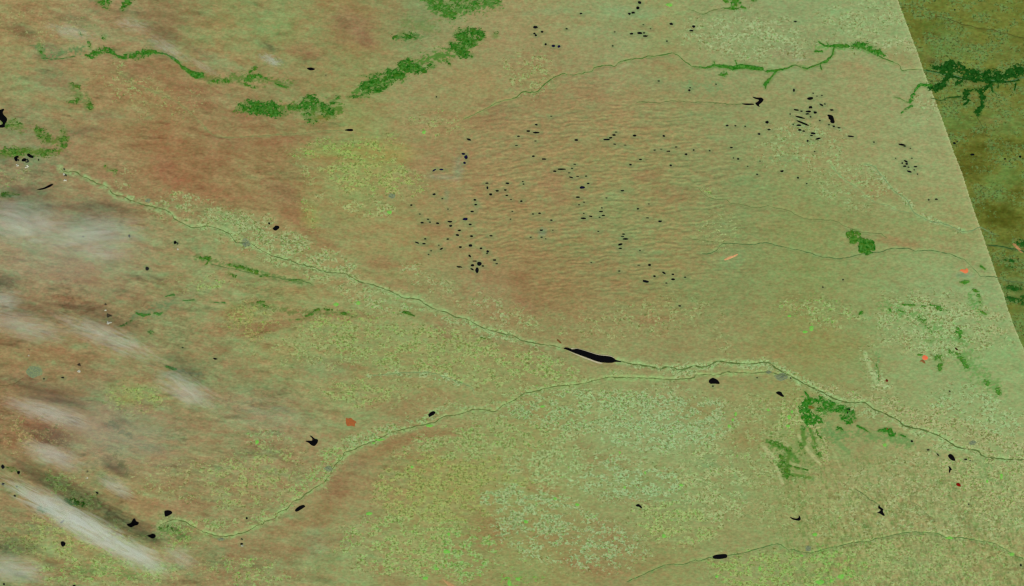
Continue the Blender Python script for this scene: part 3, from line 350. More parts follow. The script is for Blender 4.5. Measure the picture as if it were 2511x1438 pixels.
# relief: gentle everywhere, long dune ridges in the middle, ravines in the south east
dune = (1 - sm(0.55, 1.1, ell(1480, 480, 480, 330, 8) + 0.15 * fbm(X / 90, Y / 60, 71)))
xd, yd = rot(math.radians(-5)); yd = yd + 7 * fbm(X / 60, Y / 40, 73, 3) + 9 * np.sin(X / 170.0)
rid = 1 - np.abs(fbm(xd / 44, yd / 8.2, 75, 3, .5)) * 2.2; rid = np.clip(rid, 0, 1) ** 1.2
H = 0.25 * dune * rid
H += 0.10 * (1 - dune) * (0.5 + 0.5 * fbm(X / 26, Y / 15, 77, 4, .6)) + 0.05 * (1 - dune) * (1 + fbm(X / 9, Y / 7, 79, 2))
rav = sm(1900, 2100, X) * sm(1120, 1230, Y); xv, yv = rot(math.radians(72))
H += 0.22 * rav * np.clip(1 - 2.3 * np.abs(fbm(xv / 22, yv / 9, 81, 3)), 0, 1)
C += (dune * (rid - .5))[..., None] * np.array([9., -3., -1.]) 
C += (rav * fbm(xv / 13, yv / 4.2, 83, 3, .6))[..., None] * np.array([23., 26., 21.])
rv = sm(1850, 1980, X) * sm(1080, 1150, Y)
v1 = np.clip(.11 - np.abs(fbm(xv / 34 + .5 * n4, yv / 15, 85, 4, .6)), 0, 1) * 9
C += (rv * v1)[..., None] * np.array([-36., -16., -24.])
ex = np.clip(C[..., 0] - C[..., 1] - 16, 0, 90); C[..., 0] -= .34 * ex; C[..., 1] += .16 * ex; C[..., 2] += .08 * ex
mid = ((1 - sm(.6, 1.2, ell(1420, 500, 520, 420, 10))))[..., None]; C += mid * np.array([1., -2., 2.]); east = sm(1500, 2000, X)[..., None]; C += np.array([-2., -3., 1.]) + east * np.array([-1., -4., -4.])

# woodland grounds, river banks
bnd0 = np.interp(Y, [-160, 173, 500, 848, 1600], [2144, 2265, 2383, 2508, 2800])
FN1 = 24 * fbm(X / 48, Y / 30, 101, 5, .62); FN2 = np.clip(.56 + 2.7 * fbm(X / 17, Y / 11, 103, 5, .7), 0, 1.3); NB3 = np.clip(.6 + 1.5 * fbm(X / 10, Y / 7, 97, 4, .68), .0, 1); NB4 = 1.8 * fbm(X / 18, Y / 18, 99, 3); NB1 = 2.2 * fbm(X / 9, Y / 7, 91, 2); NB2 = 4 * fbm(X / 9, Y / 7, 95, 2)
flat = np.ones_like(X)
for lab, pts, w, col, bw, bc, bs in RIV:
    D = dist_line(pts, 0)
    tint(min(.85, bs * 1.4) * NB3 * (1 - sm(bw * .3, bw * 2.0, D + 1.3 * NB1 + 3 * NB4)), np.array(bc) + (8, 10, 6))
    flat = np.minimum(flat, sm(1.5, 7, D))
SCRUB = [([(880, 225), (960, 190), (1040, 150), (1110, 130), (1160, 105)], 19, (70, 124, 40), .8), ([(590, 266), (700, 262), (830, 268)], 17, (70, 118, 34), .75), ([(560, 190), (640, 195), (710, 208)], 13, (84, 120, 46), .7), ([(90, 115), (110, 140), (200, 120)], 12, (92, 130, 76), .7),
 ([(1050, 0), (1100, 35), (1140, 20), (1210, 10)], 22, (70, 126, 44), .8), ([(975, 95), (1025, 90)], 11, (70, 120, 54), .7), ([(1000, 55), (1060, 70)], 22, (112, 136, 74), .6), ([(10, 300), (50, 315)], 14, (84, 122, 44), .7), ([(90, 320), (130, 350), (160, 340)], 15, (84, 120, 40), .7), ([(10, 375), (60, 375), (150, 372)], 12, (86, 118, 34), .8), ([(180, 215), (215, 260)], 14, (92, 128, 62), .5),
 ([(1975, 985), (1985, 1030), (2040, 1000), (2090, 1020)], 15, (54, 128, 36), .7), ([(1900, 1090), (1940, 1120), (1930, 1160)], 26, (84, 128, 50), .7), ([(1990, 1060), (2060, 1070), (2160, 1070), (2230, 1090)], 18, (100, 144, 76), .65), ([(2000, 1070), (2020, 1110), (1990, 1140)], 14, (92, 132, 58), .6),
 ([(2180, 760), (2260, 770), (2300, 820), (2360, 830), (2370, 890), (2440, 950)], 26, (98, 152, 74), .6), ([(2380, 730), (2400, 780)], 14, (84, 148, 64), .6), ([(2150, 870), (2150, 930)], 9, (98, 150, 84), .6), ([(480, 628), (560, 650), (640, 668), (740, 695)], 9, (96, 128, 66), .7), ([(620, 745), (720, 765), (860, 770)], 9, (92, 116, 54), .6), ([(330, 775), (420, 745)], 14, (104, 134, 88), .6),
 ([(1750, 165), (1850, 165)], 6, (92, 146, 60), .6), ([(2000, 115), (2100, 118), (2160, 135)], 8, (96, 158, 70), .6), ([(1690, 210), (1760, 215)], 16, (120, 156, 100), .5), ([(500, 190), (570, 198)], 8, (104, 118, 56), .7), ([(780, 290), (810, 285)], 14, (110, 116, 44), .7),
 ([(2530 - 640, 430 - 40), (1960, 395)], 10, (116, 150, 96), .4), ([(280, 1120), (320, 1165)], 12, (96, 104, 58), .6), ([(390, 1295), (460, 1320)], 14, (92, 130, 62), .6), ([(100, 1240), (130, 1260)], 9, (96, 142, 84), .5), ([(420, 905), (490, 920)], 8, (108, 128, 92), .6), ([(270, 1040), (320, 1070)], 12, (98, 110, 72), .6), ([(180, 1400), (330, 1410)], 18, (92, 130, 64), .45)]
SN = .5 * fbm(X / 11, Y / 7, 221, 4, .72) + .5 * fbm(X / 5, Y / 3.6, 223, 2, .7)
for pts, w, col, st in SCRUB: tint(st * .95 * sm(.05, .55, SN * 2.9 - .42 - dist_line(pts, w) / (w * .8)) * (X < bnd0), col)
for pts, w, col, st in [([(1958, 1068), (1985, 1110), (2012, 1138)], 3, (178, 182, 124), .75), ([(1875, 1098), (1903, 1135), (1918, 1185)], 4, (176, 182, 126), .75), ([(1935, 1135), (1985, 1155)], 2.5, (174, 178, 120), .7), ([(1925, 1085), (1945, 1105)], 3, (176, 180, 122), .6), ([(2005, 1080), (2030, 1130)], 2.5, (170, 180, 120), .5),
   ([(2120, 865), (2135, 905), (2150, 940), (2180, 950)], 4, (176, 198, 138), .6), ([(2040, 1100), (2062, 1150)], 2, (168, 178, 118), .5), ([(1790, 1120), (1810, 1190), (1830, 1230)], 3, (128, 162, 104), .4), ([(1270, 1120), (1330, 1240), (1500, 1330)], 5, (146, 134, 84), .5)]:
    tint(st * sm(-.2, .5, .4 + NB4 * .2 + .7 * SN - dist_line(pts, w) / (w + 1)), col)
for pts, w, col, st in [([(1985, 1050), (1998, 1085), (2012, 1120)], 3, (78, 126, 44), .8), ([(1882, 1083), (1925, 1104), (1958, 1132)], 4, (84, 130, 52), .85), ([(1898, 1130), (1930, 1162), (1985, 1172)], 3.5, (88, 128, 50), .8), ([(1938, 1098), (1926, 1160)], 4, (84, 126, 44), .75), ([(1968, 1050), (1972, 1090)], 5, (70, 122, 38), .7), ([(2030, 1040), (2050, 1080), (2080, 1110)], 5, (110, 150, 84), .6)]:
    tint(st * sm(-.1, .5, .3 + .9 * SN - dist_line(pts, w) / (w + 1)), col)
wood_D = []
for lab, col, parts in WOODS:
    Dw = np.full(X.shape, 1e3)
    for pts, ws, dn in parts: Dw = np.minimum(Dw, dist_line(pts, ws) + (1 - min(dn, 1)) * 4)
    tint(.42 * (1 - sm(-3, 6, Dw + NB2)), np.array(col) * .45 + np.array([122, 142, 82]) * .55)
for cx, cy, rx, ry, an in small:
    i0 = int((cx - 16 - gx[0]) / STEP); j0 = int((cy - 16 - gy[0]) / STEP); sl = (slice(max(j0, 0), j0 + 17), slice(max(i0, 0), i0 + 17))
    e = (ell(cx, cy, rx, ry, an, X[sl], Y[sl]) - 1) * min(rx, ry); mk = (.42 * (1 - sm(.5, 6.5, e + 2 * fbm(X[sl] / 5, Y[sl] / 4, 231, 2))))[..., None]; C[sl] = C[sl] * (1 - mk) + np.array([124., 142., 92.]) * mk; flat[sl] = np.minimum(flat[sl], sm(1.5, 6, e))
for lab, poly in BIG:
    flat = np.minimum(flat, sm(2.5, 8, dist_line(poly + poly[:1], 0)))
    cx = sum(p[0] for p in poly) / len(poly); cy = sum(p[1] for p in poly) / len(poly)
    flat = np.minimum(flat, sm(2, 8, dist_line([(p[0], p[1]) for q in poly for p in (q, (cx, cy))], 0)))
H *= flat
edge = np.minimum(np.minimum(X - gx[0], gx[-1] - X), np.minimum(Y - gy[0], gy[-1] - Y)); H *= sm(0, 20, edge)

# farmland: density, colour of the fields, share of lush green ones
farm = np.zeros_like(X) + .0; FC = np.zeros(X.shape + (3,)) + np.array([166., 178., 118.]); lush = np.zeros_like(X) + .02
def farmland(D, dens, col, lu=0.02, soft=26):
    global FC, lush, farm
    m = 1 - sm(-soft, soft * .8, D + FN1)
    clump = FN2
    dm = m * dens * clump; sel = (dm > farm)
    farm = np.maximum(farm, dm); mm = (m * sel)[..., None]; FC = FC * (1 - mm) + (np.array(col, float) + (6, 8, 6)) * mm; lush = np.where(sel & (m > .3), lu * 1.7 + .01, lush)
eD = lambda cx, cy, rx, ry, an=0: (ell(cx, cy, rx, ry, an) - 1) * min(rx, ry)
PALE, MINT, YEL, SAND = (172, 192, 134), (166, 204, 146), (166, 180, 96), (186, 184, 132)
farmland(dist_line([(1020, 755), (1180, 812), (1290, 845), (1370, 855)], [8, 12, 9, 4]), .7, (166, 198, 136), .02, 10)
farmland(dist_line([(1530, 892), (1660, 910), (1790, 890), (1890, 895), (1960, 935), (2080, 985), (2200, 1035), (2330, 1090), (2430, 1130)], [8, 11, 10, 10, 14, 12, 14, 14, 10]), .8, (168, 200, 138), .02, 10)
farmland(dist_line([(905, 920), (1000, 914), (1090, 928), (1160, 958)], [5, 6, 6, 5]), .9, (170, 202, 142), .02, 6)
farmland(dist_line([(2119, 403), (2169, 440), (2225, 493), (2282, 543), (2350, 562)], [4, 5, 5, 6, 5]), .9, (166, 198, 140), .01, 6)
farmland(dist_line([(400, 480), (460, 505), (520, 530), (600, 550), (680, 590), (760, 620), (860, 670)], [10, 16, 20, 26, 34, 28, 20]), .95, PALE, .05)
farmland(dist_line([(280, 440), (400, 520), (500, 560), (620, 615), (760, 665), (880, 705), (1000, 745), (1130, 790), (1270, 830)], [5, 10, 14, 22, 14, 18, 14, 9, 9]), .75, (160, 188, 122), .03)
farmland(dist_line([(310, 430), (330, 410)], [6, 5]), .9, (160, 186, 120)); farmland(dist_line([(430, 480), (440, 500)], [9, 12]), .9, (164, 190, 112), .04)
for pts, ws, dn, cl, lu in [([(715, 378), (800, 358), (880, 372), (960, 345)], [10, 18, 26, 20], .6, (158, 180, 84), .08), ([(800, 420), (860, 440), (930, 425), (1010, 455)], [24, 44, 52, 26], .72, YEL, .05), ([(770, 480), (860, 505), (960, 515)], [10, 20, 12], .6, (172, 186, 118), .03), ([(740, 495), (765, 530), (772, 565)], [8, 14, 8], .5, (154, 180, 84), .06), ([(735, 400), (760, 430), (790, 470)], [8, 12, 10], .5, (168, 184, 112), .03)]: farmland(dist_line(pts, ws), dn, cl, lu, 22)
farmland(eD(1080, 300, 70, 30), .4, (164, 182, 104), .06); farmland(eD(300, 210, 70, 34), .35, (166, 184, 112), .03); farmland(dist_line([(290, 165), (290, 240)], [8, 8]), .6, (166, 190, 110)); farmland(eD(400, 250, 110, 50), .2, (168, 178, 104), .02)
farmland(eD(1290, 180, 70, 60), .4, (158, 182, 112)); farmland(eD(1050, 690, 60, 20, 30), .6, PALE); farmland(eD(1200, 760, 60, 34, 30), .5, PALE); farmland(eD(1100, 720, 60, 20, 30), .5, (186, 198, 130))
farmland(eD(950, 735, 110, 26, 12), .75, PALE, .07); farmland(eD(980, 850, 260, 62, 6), .8, (158, 180, 104), .05); farmland(eD(850, 800, 130, 34), .6, (162, 184, 94), .07)
farmland(eD(1130, 880, 170, 70, 16), .7, (166, 190, 112), .05); farmland(eD(900, 960, 140, 44), .62, (160, 182, 102), .04); farmland(eD(780, 860, 140, 50), .4, (166, 176, 108), .02); farmland(eD(1310, 900, 130, 44, 12), .8, (166, 190, 112), .08)
farmland(dist_line([(850, 1090), (930, 1065), (1010, 1035), (1080, 1010), (1180, 995), (1260, 975), (1380, 940), (1520, 915)], [14, 18, 18, 10, 10, 8, 6, 8]), .8, (160, 194, 130), .05)
farmland(dist_line([(420, 1280), (520, 1290), (640, 1270), (720, 1220), (780, 1165), (830, 1110)], [20, 12, 14, 22, 26, 20]), .75, (156, 192, 112), .07)
farmland(eD(620, 1170, 130, 80, -20), .45, (162, 182, 102), .03); farmland(eD(650, 1080, 90, 40), .3, (150, 188, 120), .05)
farmland(eD(1420, 1010, 220, 60, -6), .85, (164, 202, 140), .06); farmland(eD(1620, 1030, 180, 80), .8, MINT, .04); farmland(eD(1200, 1080, 200, 60, -8), .9, (166, 190, 118), .07)
farmland(eD(1130, 1180, 230, 110, -10), .78, (164, 178, 92), .03); farmland(eD(1020, 1330, 190, 90), .75, (164, 192, 112), .08); farmland(eD(1330, 1120, 130, 80), .85, (170, 200, 134), .03); farmland(eD(1500, 1170, 260, 60, 12), .62, MINT, .04)
farmland(eD(1290, 1240, 170, 60, 14), .85, (168, 206, 146), .05); farmland(eD(1390, 1320, 200, 80, 10), .55, MINT, .06); farmland(eD(1140, 1360, 90, 70), .8, (160, 204, 124), .14); farmland(eD(1660, 1280, 130, 60, 10), .7, (174, 194, 116), .08); farmland(eD(1740, 1200, 90, 120, 10), .65, (176, 194, 130), .03)
farmland(eD(1260, 1420, 60, 18), .8, (130, 204, 90), .3); farmland(eD(1850, 1090, 90, 130), .4, (168, 184, 120), .03); farmland(eD(1900, 1400, 170, 60), .7, (160, 192, 98), .09); farmland(eD(2050, 1390, 120, 50), .65, (150, 196, 96), .12)
farmland(eD(2300, 1230, 280, 130), .38, (178, 188, 132), .04); farmland(eD(2420, 1180, 140, 90), .8, (184, 186, 128), .07); farmland(eD(2270, 1380, 280, 80), .62, (168, 182, 116), .06); farmland(eD(2000, 1250, 160, 80), .35, (166, 182, 118), .03)
farmland(dist_line([(2000, 945), (2080, 970), (2160, 985), (2260, 1030), (2400, 1080), (2520, 1110)], [7, 9, 24, 34, 34, 30]), .92, SAND, .06, 10)
farmland(dist_line([(2120, 850), (2140, 900), (2170, 970)], [12, 18, 26]), .8, (180, 198, 140), .02); farmland(eD(2290, 800, 150, 80, 10), .8, (176, 196, 136), .03); farmland(eD(2010, 770, 110, 34, 10), .5, (172, 194, 124), .1); farmland(eD(2400, 1010, 160, 60, 20), .6, (166, 200, 140), .02); farmland(eD(2420, 800, 70, 60), .5, (184, 184, 128), .03)
farmland(eD(2070, 440, 120, 60, 25), .4, (160, 190, 126), .02); farmland(eD(1960, 360, 120, 70), .35, (158, 188, 126)); farmland(eD(1830, 90, 160, 60, 5), .5, (174, 194, 138)); farmland(eD(2120, 60, 120, 70), .4, (166, 190, 130)); farmland(eD(2190, 110, 50, 30), .6, (182, 196, 144)); farmland(eD(2290, 240, 60, 60), .35, (166, 190, 134)); farmland(eD(2000, 1060, 30, 90, -10), .6, (190, 180, 126), .08); farmland(eD(1940, 1020, 40, 70), .6, (184, 190, 126), .1)
farmland(eD(1760, 560, 60, 60), .18, (180, 196, 128)); farmland(eD(1640, 770, 160, 44), .35, (164, 184, 116)); farmland(eD(1470, 800, 120, 40), .25, (176, 194, 124)); farmland(eD(1780, 860, 12, 24, -20), .9, (166, 194, 122)); farmland(eD(1290, 790, 50, 16, 35), .6, (170, 194, 124)); farmland(eD(1740, 470, 14, 12), .8, (176, 196, 96), .1)
farmland(eD(620, 1400, 140, 34), .45, (160, 190, 108), .08); farmland(eD(160, 1200, 110, 26, 30), .75, (166, 190, 104), .08); farmland(eD(150, 1320, 170, 60), .5, (164, 176, 98), .04); farmland(eD(250, 1400, 180, 40), .6, (156, 186, 104), .07); farmland(eD(440, 1320, 70, 30), .7, (164, 194, 104), .1); farmland(eD(330, 975, 90, 34), .5, (168, 186, 92), .05); farmland(eD(620, 790, 70, 60), .5, (170, 168, 92), .04); farmland(eD(530, 700, 80, 22), .4, (158, 188, 96), .06); farmland(eD(30, 430, 60, 26), .3, (170, 184, 104), .05)
farmland(eD(480, 1180, 160, 60), .3, (172, 180, 112), .02); farmland(eD(110, 60, 160, 60), .15, (180, 184, 120), .02); farmland(eD(90, 1060, 90, 60), .4, (176, 150, 96), .0)

# the eastern swath: the same plains under a darker pass
BY = [-160, 0, 68, 120, 173, 241, 296, 375, 420, 500, 576, 679, 720, 753, 815, 848, 1600]
BX = [2144, 2202, 2227, 2247, 2265, 2292, 2312, 2340, 2358, 2383, 2410, 2445, 2461, 2470, 2493, 2508, 2800]
bnd = np.interp(Y, BY, BX)
near = 1 - sm(0, 26, bnd - X); tint(np.where(X < bnd, near * .30, 0), (178, 184, 126)); tint(np.where((X < bnd) & (X > bnd - 3.5), .35, 0), (200, 208, 150))
CE = np.zeros_like(C) + np.array([112., 116., 48.])
def tintE(m, col):
    global CE
    m = np.clip(m, 0, 1)[..., None]; CE = CE * (1 - m) + np.array(col, float) * m
for cx, cy, rx, ry, an, col, st in [
  (2400, 20, 150, 40, 0, (116, 126, 56), .7), (2290, 60, 40, 60, 20, (92, 100, 36), .6), (2330, 110, 60, 50, 0, (106, 134, 66), .7), (2420, 130, 100, 26, 0, (116, 146, 76), .8), (2290, 130, 60, 22, 0, (104, 128, 62), .5), (2480, 130, 50, 40, 0, (110, 118, 54), .6),
  (2300, 195, 40, 14, 20, (124, 96, 46), .8), (2390, 206, 30, 8, 0, (120, 104, 54), .7), (2440, 185, 80, 8, 5, (126, 152, 92), .5), (2290, 150, 20, 8, 20, (104, 88, 46), .8), (2350, 240, 60, 40, 0, (100, 132, 68), .8), (2385, 235, 14, 14, 0, (128, 112, 58), .8), (2450, 250, 60, 26, 0, (124, 122, 62), .6),
  (2350, 300, 60, 40, 10, (92, 136, 68), .8), (2460, 300, 70, 40, 0, (104, 142, 78), .85), (2395, 325, 40, 14, 0, (104, 92, 36), .7), (2440, 296, 30, 10, 0, (140, 116, 64), .6), (2450, 360, 80, 22, 0, (96, 90, 30), .8), (2380, 400, 50, 50, 0, (94, 86, 28), .8),
  (2470, 420, 24, 50, -15, (98, 150, 78), .9), (2440, 460, 26, 40, -20, (94, 146, 74), .9), (2490, 440, 30, 30, 0, (102, 118, 50), .6), (2400, 480, 20, 20, 0, (90, 96, 34), .6), (2470, 500, 16, 26, -40, (96, 142, 76), .7), (2450, 530, 70, 36, 10, (84, 82, 22), .9), (2500, 480, 40, 20, 0, (96, 88, 28), .7),
  (2420, 595, 20, 12, 0, (92, 134, 72), .7), (2470, 590, 40, 14, 20, (98, 98, 34), .7), (2470, 605, 50, 14, 10, (84, 118, 62), .6), (2460, 640, 60, 24, 10, (102, 96, 38), .8), (2500, 625, 30, 16, 0, (100, 134, 70), .6), (2480, 665, 50, 10, 5, (88, 108, 48), .6), (2500, 690, 60, 12, 5, (94, 132, 86), .7), (2480, 720, 60, 26, 0, (108, 124, 66), .7), (2505, 790, 30, 60, 0, (104, 132, 66), .7)]:
    sl = box(cx, cy, rx, ry, 1.7); xs, ys = X[sl], Y[sl]
    if xs.size == 0: continue
    if col[1] - col[0] > 28: st *= .5
    m = (st * (1 - sm(.3, 1.3, ell(cx, cy, rx, ry, an, xs, ys) + .5 * fbm(xs / 16, ys / 12, 111 + int(cx), 4, .6))))[..., None]; CE[sl] = CE[sl] * (1 - m) + np.array(col, float) * m
for lab, pts, w, col, bw, bc, bs in RIV:
    if max(p[0] for p in pts) > 2290:
        tintE(bs * .7 * (1 - sm(bw * .4, bw * 1.7, dist_line(pts, 0))), np.array(bc) * .78)
for lab, col, parts in WOODS:
    if max(p[0] for q in parts for p in q[0]) > 2290:
        Dw = np.full(X.shape, 1e3)
        for pts, ws, dn in parts: Dw = np.minimum(Dw, dist_line(pts, ws))
        tintE(.5 * (1 - sm(-2, 6, Dw)), (54, 98, 32))
CE += (n1)[..., None] * np.array([4., -6., -3.]) + (n2)[..., None] * np.array([13., 18., 12.]) + n4[..., None] * np.array([12., 14., 10.]) + n5[..., None] * np.array([6., -7., -3.])
CE += (.0 + np.clip(fbm(X / 60, Y / 30, 121, 3), 0, 1) * .5)[..., None] * np.array([-8., 10., 6.])
ex = np.clip(CE[..., 0] - CE[..., 1] + 9, 0, 90); CE[..., 0] -= .45 * ex; CE[..., 1] += .25 * ex
ex = np.clip(CE[..., 1] - CE[..., 0] - 24, 0, 90); CE[..., 1] -= .4 * ex; CE[..., 0] += .2 * ex
FE = np.zeros_like(C) + np.array([108., 148., 80.]); fe = np.clip(.26 + 1.0 * fbm(X / 30, Y / 20, 123, 3), .0, .6)
fe *= 1 - .8 * (1 - sm(.5, 1.1, ell(2450, 530, 90, 50))); fe *= 1 - .6 * (1 - sm(.5, 1.1, ell(2380, 390, 60, 60)))

# ------------------------------------------------------------------ materials
def new_mat(name):
    m = bpy.data.materials.new(name); m.use_nodes = True; t = m.node_tree; t.nodes.clear()
    out = t.nodes.new("ShaderNodeOutputMaterial"); b = t.nodes.new("ShaderNodeBsdfPrincipled"); t.links.new(b.outputs[0], out.inputs[0])
    b.inputs['Roughness'].default_value = .95; b.inputs['Specular IOR Level'].default_value = .05
    return m, t, b
def nd(t, typ, **kw):
    n = t.nodes.new(typ)
    for k, v in kw.items(): setattr(n, k, v)
    return n
def link_in(t, sock, v):
    if isinstance(v, bpy.types.NodeSocket): t.links.new(v, sock)
    else: sock.default_value = v
def math_n(t, op, a, b=0.0, cl=False):
    n = nd(t, "ShaderNodeMath", operation=op); n.use_clamp = cl; link_in(t, n.inputs[0], a); link_in(t, n.inputs[1], b); return n.outputs[0]
def mix_n(t, fac, a, b, bt='MIX'):
    n = nd(t, "ShaderNodeMix", data_type='RGBA', blend_type=bt); link_in(t, n.inputs[0], fac); link_in(t, n.inputs[6], a); link_in(t, n.inputs[7], b); return n.outputs[2]
def spread_n(t, v):
    n = nd(t, "ShaderNodeMapRange"); n.inputs['From Min'].default_value = .33; n.inputs['From Max'].default_value = .67; t.links.new(v, n.inputs[0]); return n.outputs[0]
def soft_n(t, v, w, lo=None):
    n = nd(t, "ShaderNodeMapRange"); n.inputs['From Min'].default_value = 0.0; n.inputs['From Max'].default_value = w; t.links.new(v, n.inputs[0]); return n.outputs[0]
def lc(c): return tuple(alb(c)) + (1.0,)
def land_material(name, lushc, redc, darkc, gain):
    m, t, b = new_mat(name)
    tc = nd(t, "ShaderNodeTexCoord"); obj = tc.outputs['Object']
    def att(n, o): a = nd(t, "ShaderNodeAttribute", attribute_name=n); return a.outputs[o]
    cover = att('cover', 'Color'); field = att('field', 'Color'); farm_ = att('farm', 'Fac'); lush_ = att('lush', 'Fac')
    # warp the plot grid a little, then square plots of two sizes
    wn = nd(t, "ShaderNodeTexNoise"); wn.inputs['Scale'].default_value = .35; wn.inputs['Detail'].default_value = 2; t.links.new(obj, wn.inputs['Vector'])
    ad = nd(t, "ShaderNodeMixRGB", blend_type='ADD'); ad.inputs[0].default_value = 1; 
    mp = nd(t, "ShaderNodeMapping"); mp.inputs['Scale'].default_value = (1, 1.25, 0); t.links.new(obj, mp.inputs['Vector'])
    vm = nd(t, "ShaderNodeVectorMath", operation='MULTIPLY_ADD'); t.links.new(wn.outputs['Color'], vm.inputs[0]); vm.inputs[1].default_value = (1.6, 1.6, 0); t.links.new(mp.outputs[0], vm.inputs[2])
    col = cover
    for sc, st, thr in ((.72, .44, 0.0), (1.0, .30, .03)):
        sp = nd(t, "ShaderNodeSeparateColor")
        if sc < 1.1:
            vo = nd(t, "ShaderNodeTexNoise", noise_dimensions='2D'); vo.inputs['Scale'].default_value = sc * .62; vo.inputs['Detail'].default_value = 3.0; vo.inputs['Roughness'].default_value = .62
            t.links.new(vm.outputs[0], vo.inputs['Vector']); t.links.new(vo.outputs['Color'], sp.inputs[0]); R_, G_, B_ = [spread_n(t, q) for q in sp.outputs]
        else:
            vo = nd(t, "ShaderNodeTexVoronoi", voronoi_dimensions='2D', distance='CHEBYCHEV', feature='F1'); vo.inputs['Scale'].default_value = sc; vo.inputs['Randomness'].default_value = .8
            t.links.new(vm.outputs[0], vo.inputs['Vector']); t.links.new(vo.outputs['Color'], sp.inputs[0]); R_, G_, B_ = sp.outputs
        on = math_n(t, 'MULTIPLY', soft_n(t, math_n(t, 'SUBTRACT', math_n(t, 'MULTIPLY', math_n(t, 'SUBTRACT', farm_, thr), 1.15), R_), .16, 0.0), math_n(t, 'ADD', .12, math_n(t, 'MULTIPLY', G_, st + .22)))
        v1 = mix_n(t, math_n(t, 'MULTIPLY', B_, .22), field, tuple(alb((196, 206, 160)) * gain) + (1,))
        v2 = mix_n(t, soft_n(t, math_n(t, 'SUBTRACT', math_n(t, 'MULTIPLY', lush_, 1.6), B_), .03), v1, lushc)
        col = mix_n(t, on, col, v2)
        # ploughed or burnt plots
        r_on = math_n(t, 'MULTIPLY', soft_n(t, math_n(t, 'SUBTRACT', R_, math_n(t, 'SUBTRACT', 1.0, math_n(t, 'MULTIPLY', farm_, .34))), .12), .40)
        col = mix_n(t, r_on, col, redc)
        d_on = math_n(t, 'MULTIPLY', soft_n(t, math_n(t, 'SUBTRACT', G_, math_n(t, 'SUBTRACT', 1.0, math_n(t, 'MULTIPLY', farm_, .42))), .10), .78)
        col = mix_n(t, d_on, col, darkc)
    # fine fibrous grain of grass and soil
    mp2 = nd(t, "ShaderNodeMapping"); mp2.inputs['Scale'].default_value = (.42, .9, 1); mp2.inputs['Rotation'].default_value = (0, 0, math.radians(9)); t.links.new(obj, mp2.inputs['Vector'])
    fn = nd(t, "ShaderNodeTexNoise"); fn.inputs['Scale'].default_value = 1.0; fn.inputs['Detail'].default_value = 5; fn.inputs['Roughness'].default_value = .65; t.links.new(mp2.outputs[0], fn.inputs['Vector'])
    mr = nd(t, "ShaderNodeMapRange"); mr.inputs['From Min'].default_value = .25; mr.inputs['From Max'].default_value = .75; mr.inputs['To Min'].default_value = .76; mr.inputs['To Max'].default_value = 1.24; t.links.new(fn.outputs['Fac'], mr.inputs[0])
    col = mix_n(t, 1.0, col, mr.outputs[0], 'MULTIPLY')
    fn2 = nd(t, "ShaderNodeTexNoise"); fn2.inputs['Scale'].default_value = .5; fn2.inputs['Detail'].default_value = 4; t.links.new(obj, fn2.inputs['Vector'])
    rp = nd(t, "ShaderNodeValToRGB"); rp.color_ramp.elements[0].position = .3; rp.color_ramp.elements[0].color = (.92, 1.055, 1.0, 1); rp.color_ramp.elements[1].position = .7; rp.color_ramp.elements[1].color = (1.08, .95, .98, 1); t.links.new(fn2.outputs['Fac'], rp.inputs[0])
    col = mix_n(t, 1.0, col, rp.outputs[0], 'MULTIPLY')
    t.links.new(col, b.inputs['Base Color'])
    return m
M_land = land_material("prairie", lc((98, 196, 62)), lc((150, 124, 76)), lc((104, 114, 54)), 1.0)
M_east = land_material("prairie_dark_pass", lc((70, 150, 50)), lc((120, 96, 44)), lc((62, 76, 26)), .45)

def coll(o): scene.collection.objects.link(o); return o
def mesh_obj(name, V, F, mat, parent=None, attrs=None):
    me = bpy.data.meshes.new(name); V = np.asarray(V, dtype=np.float32)
    if isinstance(F, np.ndarray) and F.ndim == 2:
        n, k = F.shape
        me.vertices.add(len(V)); me.vertices.foreach_set("co", V.ravel())
        me.loops.add(n * k); me.loops.foreach_set("vertex_index", F.astype(np.int32).ravel())
        me.polygons.add(n); me.polygons.foreach_set("loop_start", np.arange(0, n * k, k, dtype=np.int32))
        me.update(calc_edges=True); me.validate()
    else: me.from_pydata([tuple(v) for v in V], [], F); me.update()
    for m in (mat if isinstance(mat, list) else [mat]): me.materials.append(m)
    me.polygons.foreach_set("use_smooth", np.ones(len(me.polygons), dtype=bool))
    for nme, arr in (attrs or {}).items():
        if arr.ndim == 2:
            a = me.attributes.new(nme, 'FLOAT_COLOR', 'POINT'); q = np.ones((len(V), 4), np.float32); q[:, :3] = arr; a.data.foreach_set("color", q.ravel())
        else:
            a = me.attributes.new(nme, 'FLOAT', 'POINT'); a.data.foreach_set("value", arr.astype(np.float32))
    o = bpy.data.objects.new(name, me); coll(o)
    if parent: o.parent = parent
    return o
def tag(o, label=None, cat=None, group=None, kind=None):
    if label: o["label"] = label
    if cat: o["category"] = cat
    if group: o["group"] = group
    if kind: o["kind"] = kind
    return o

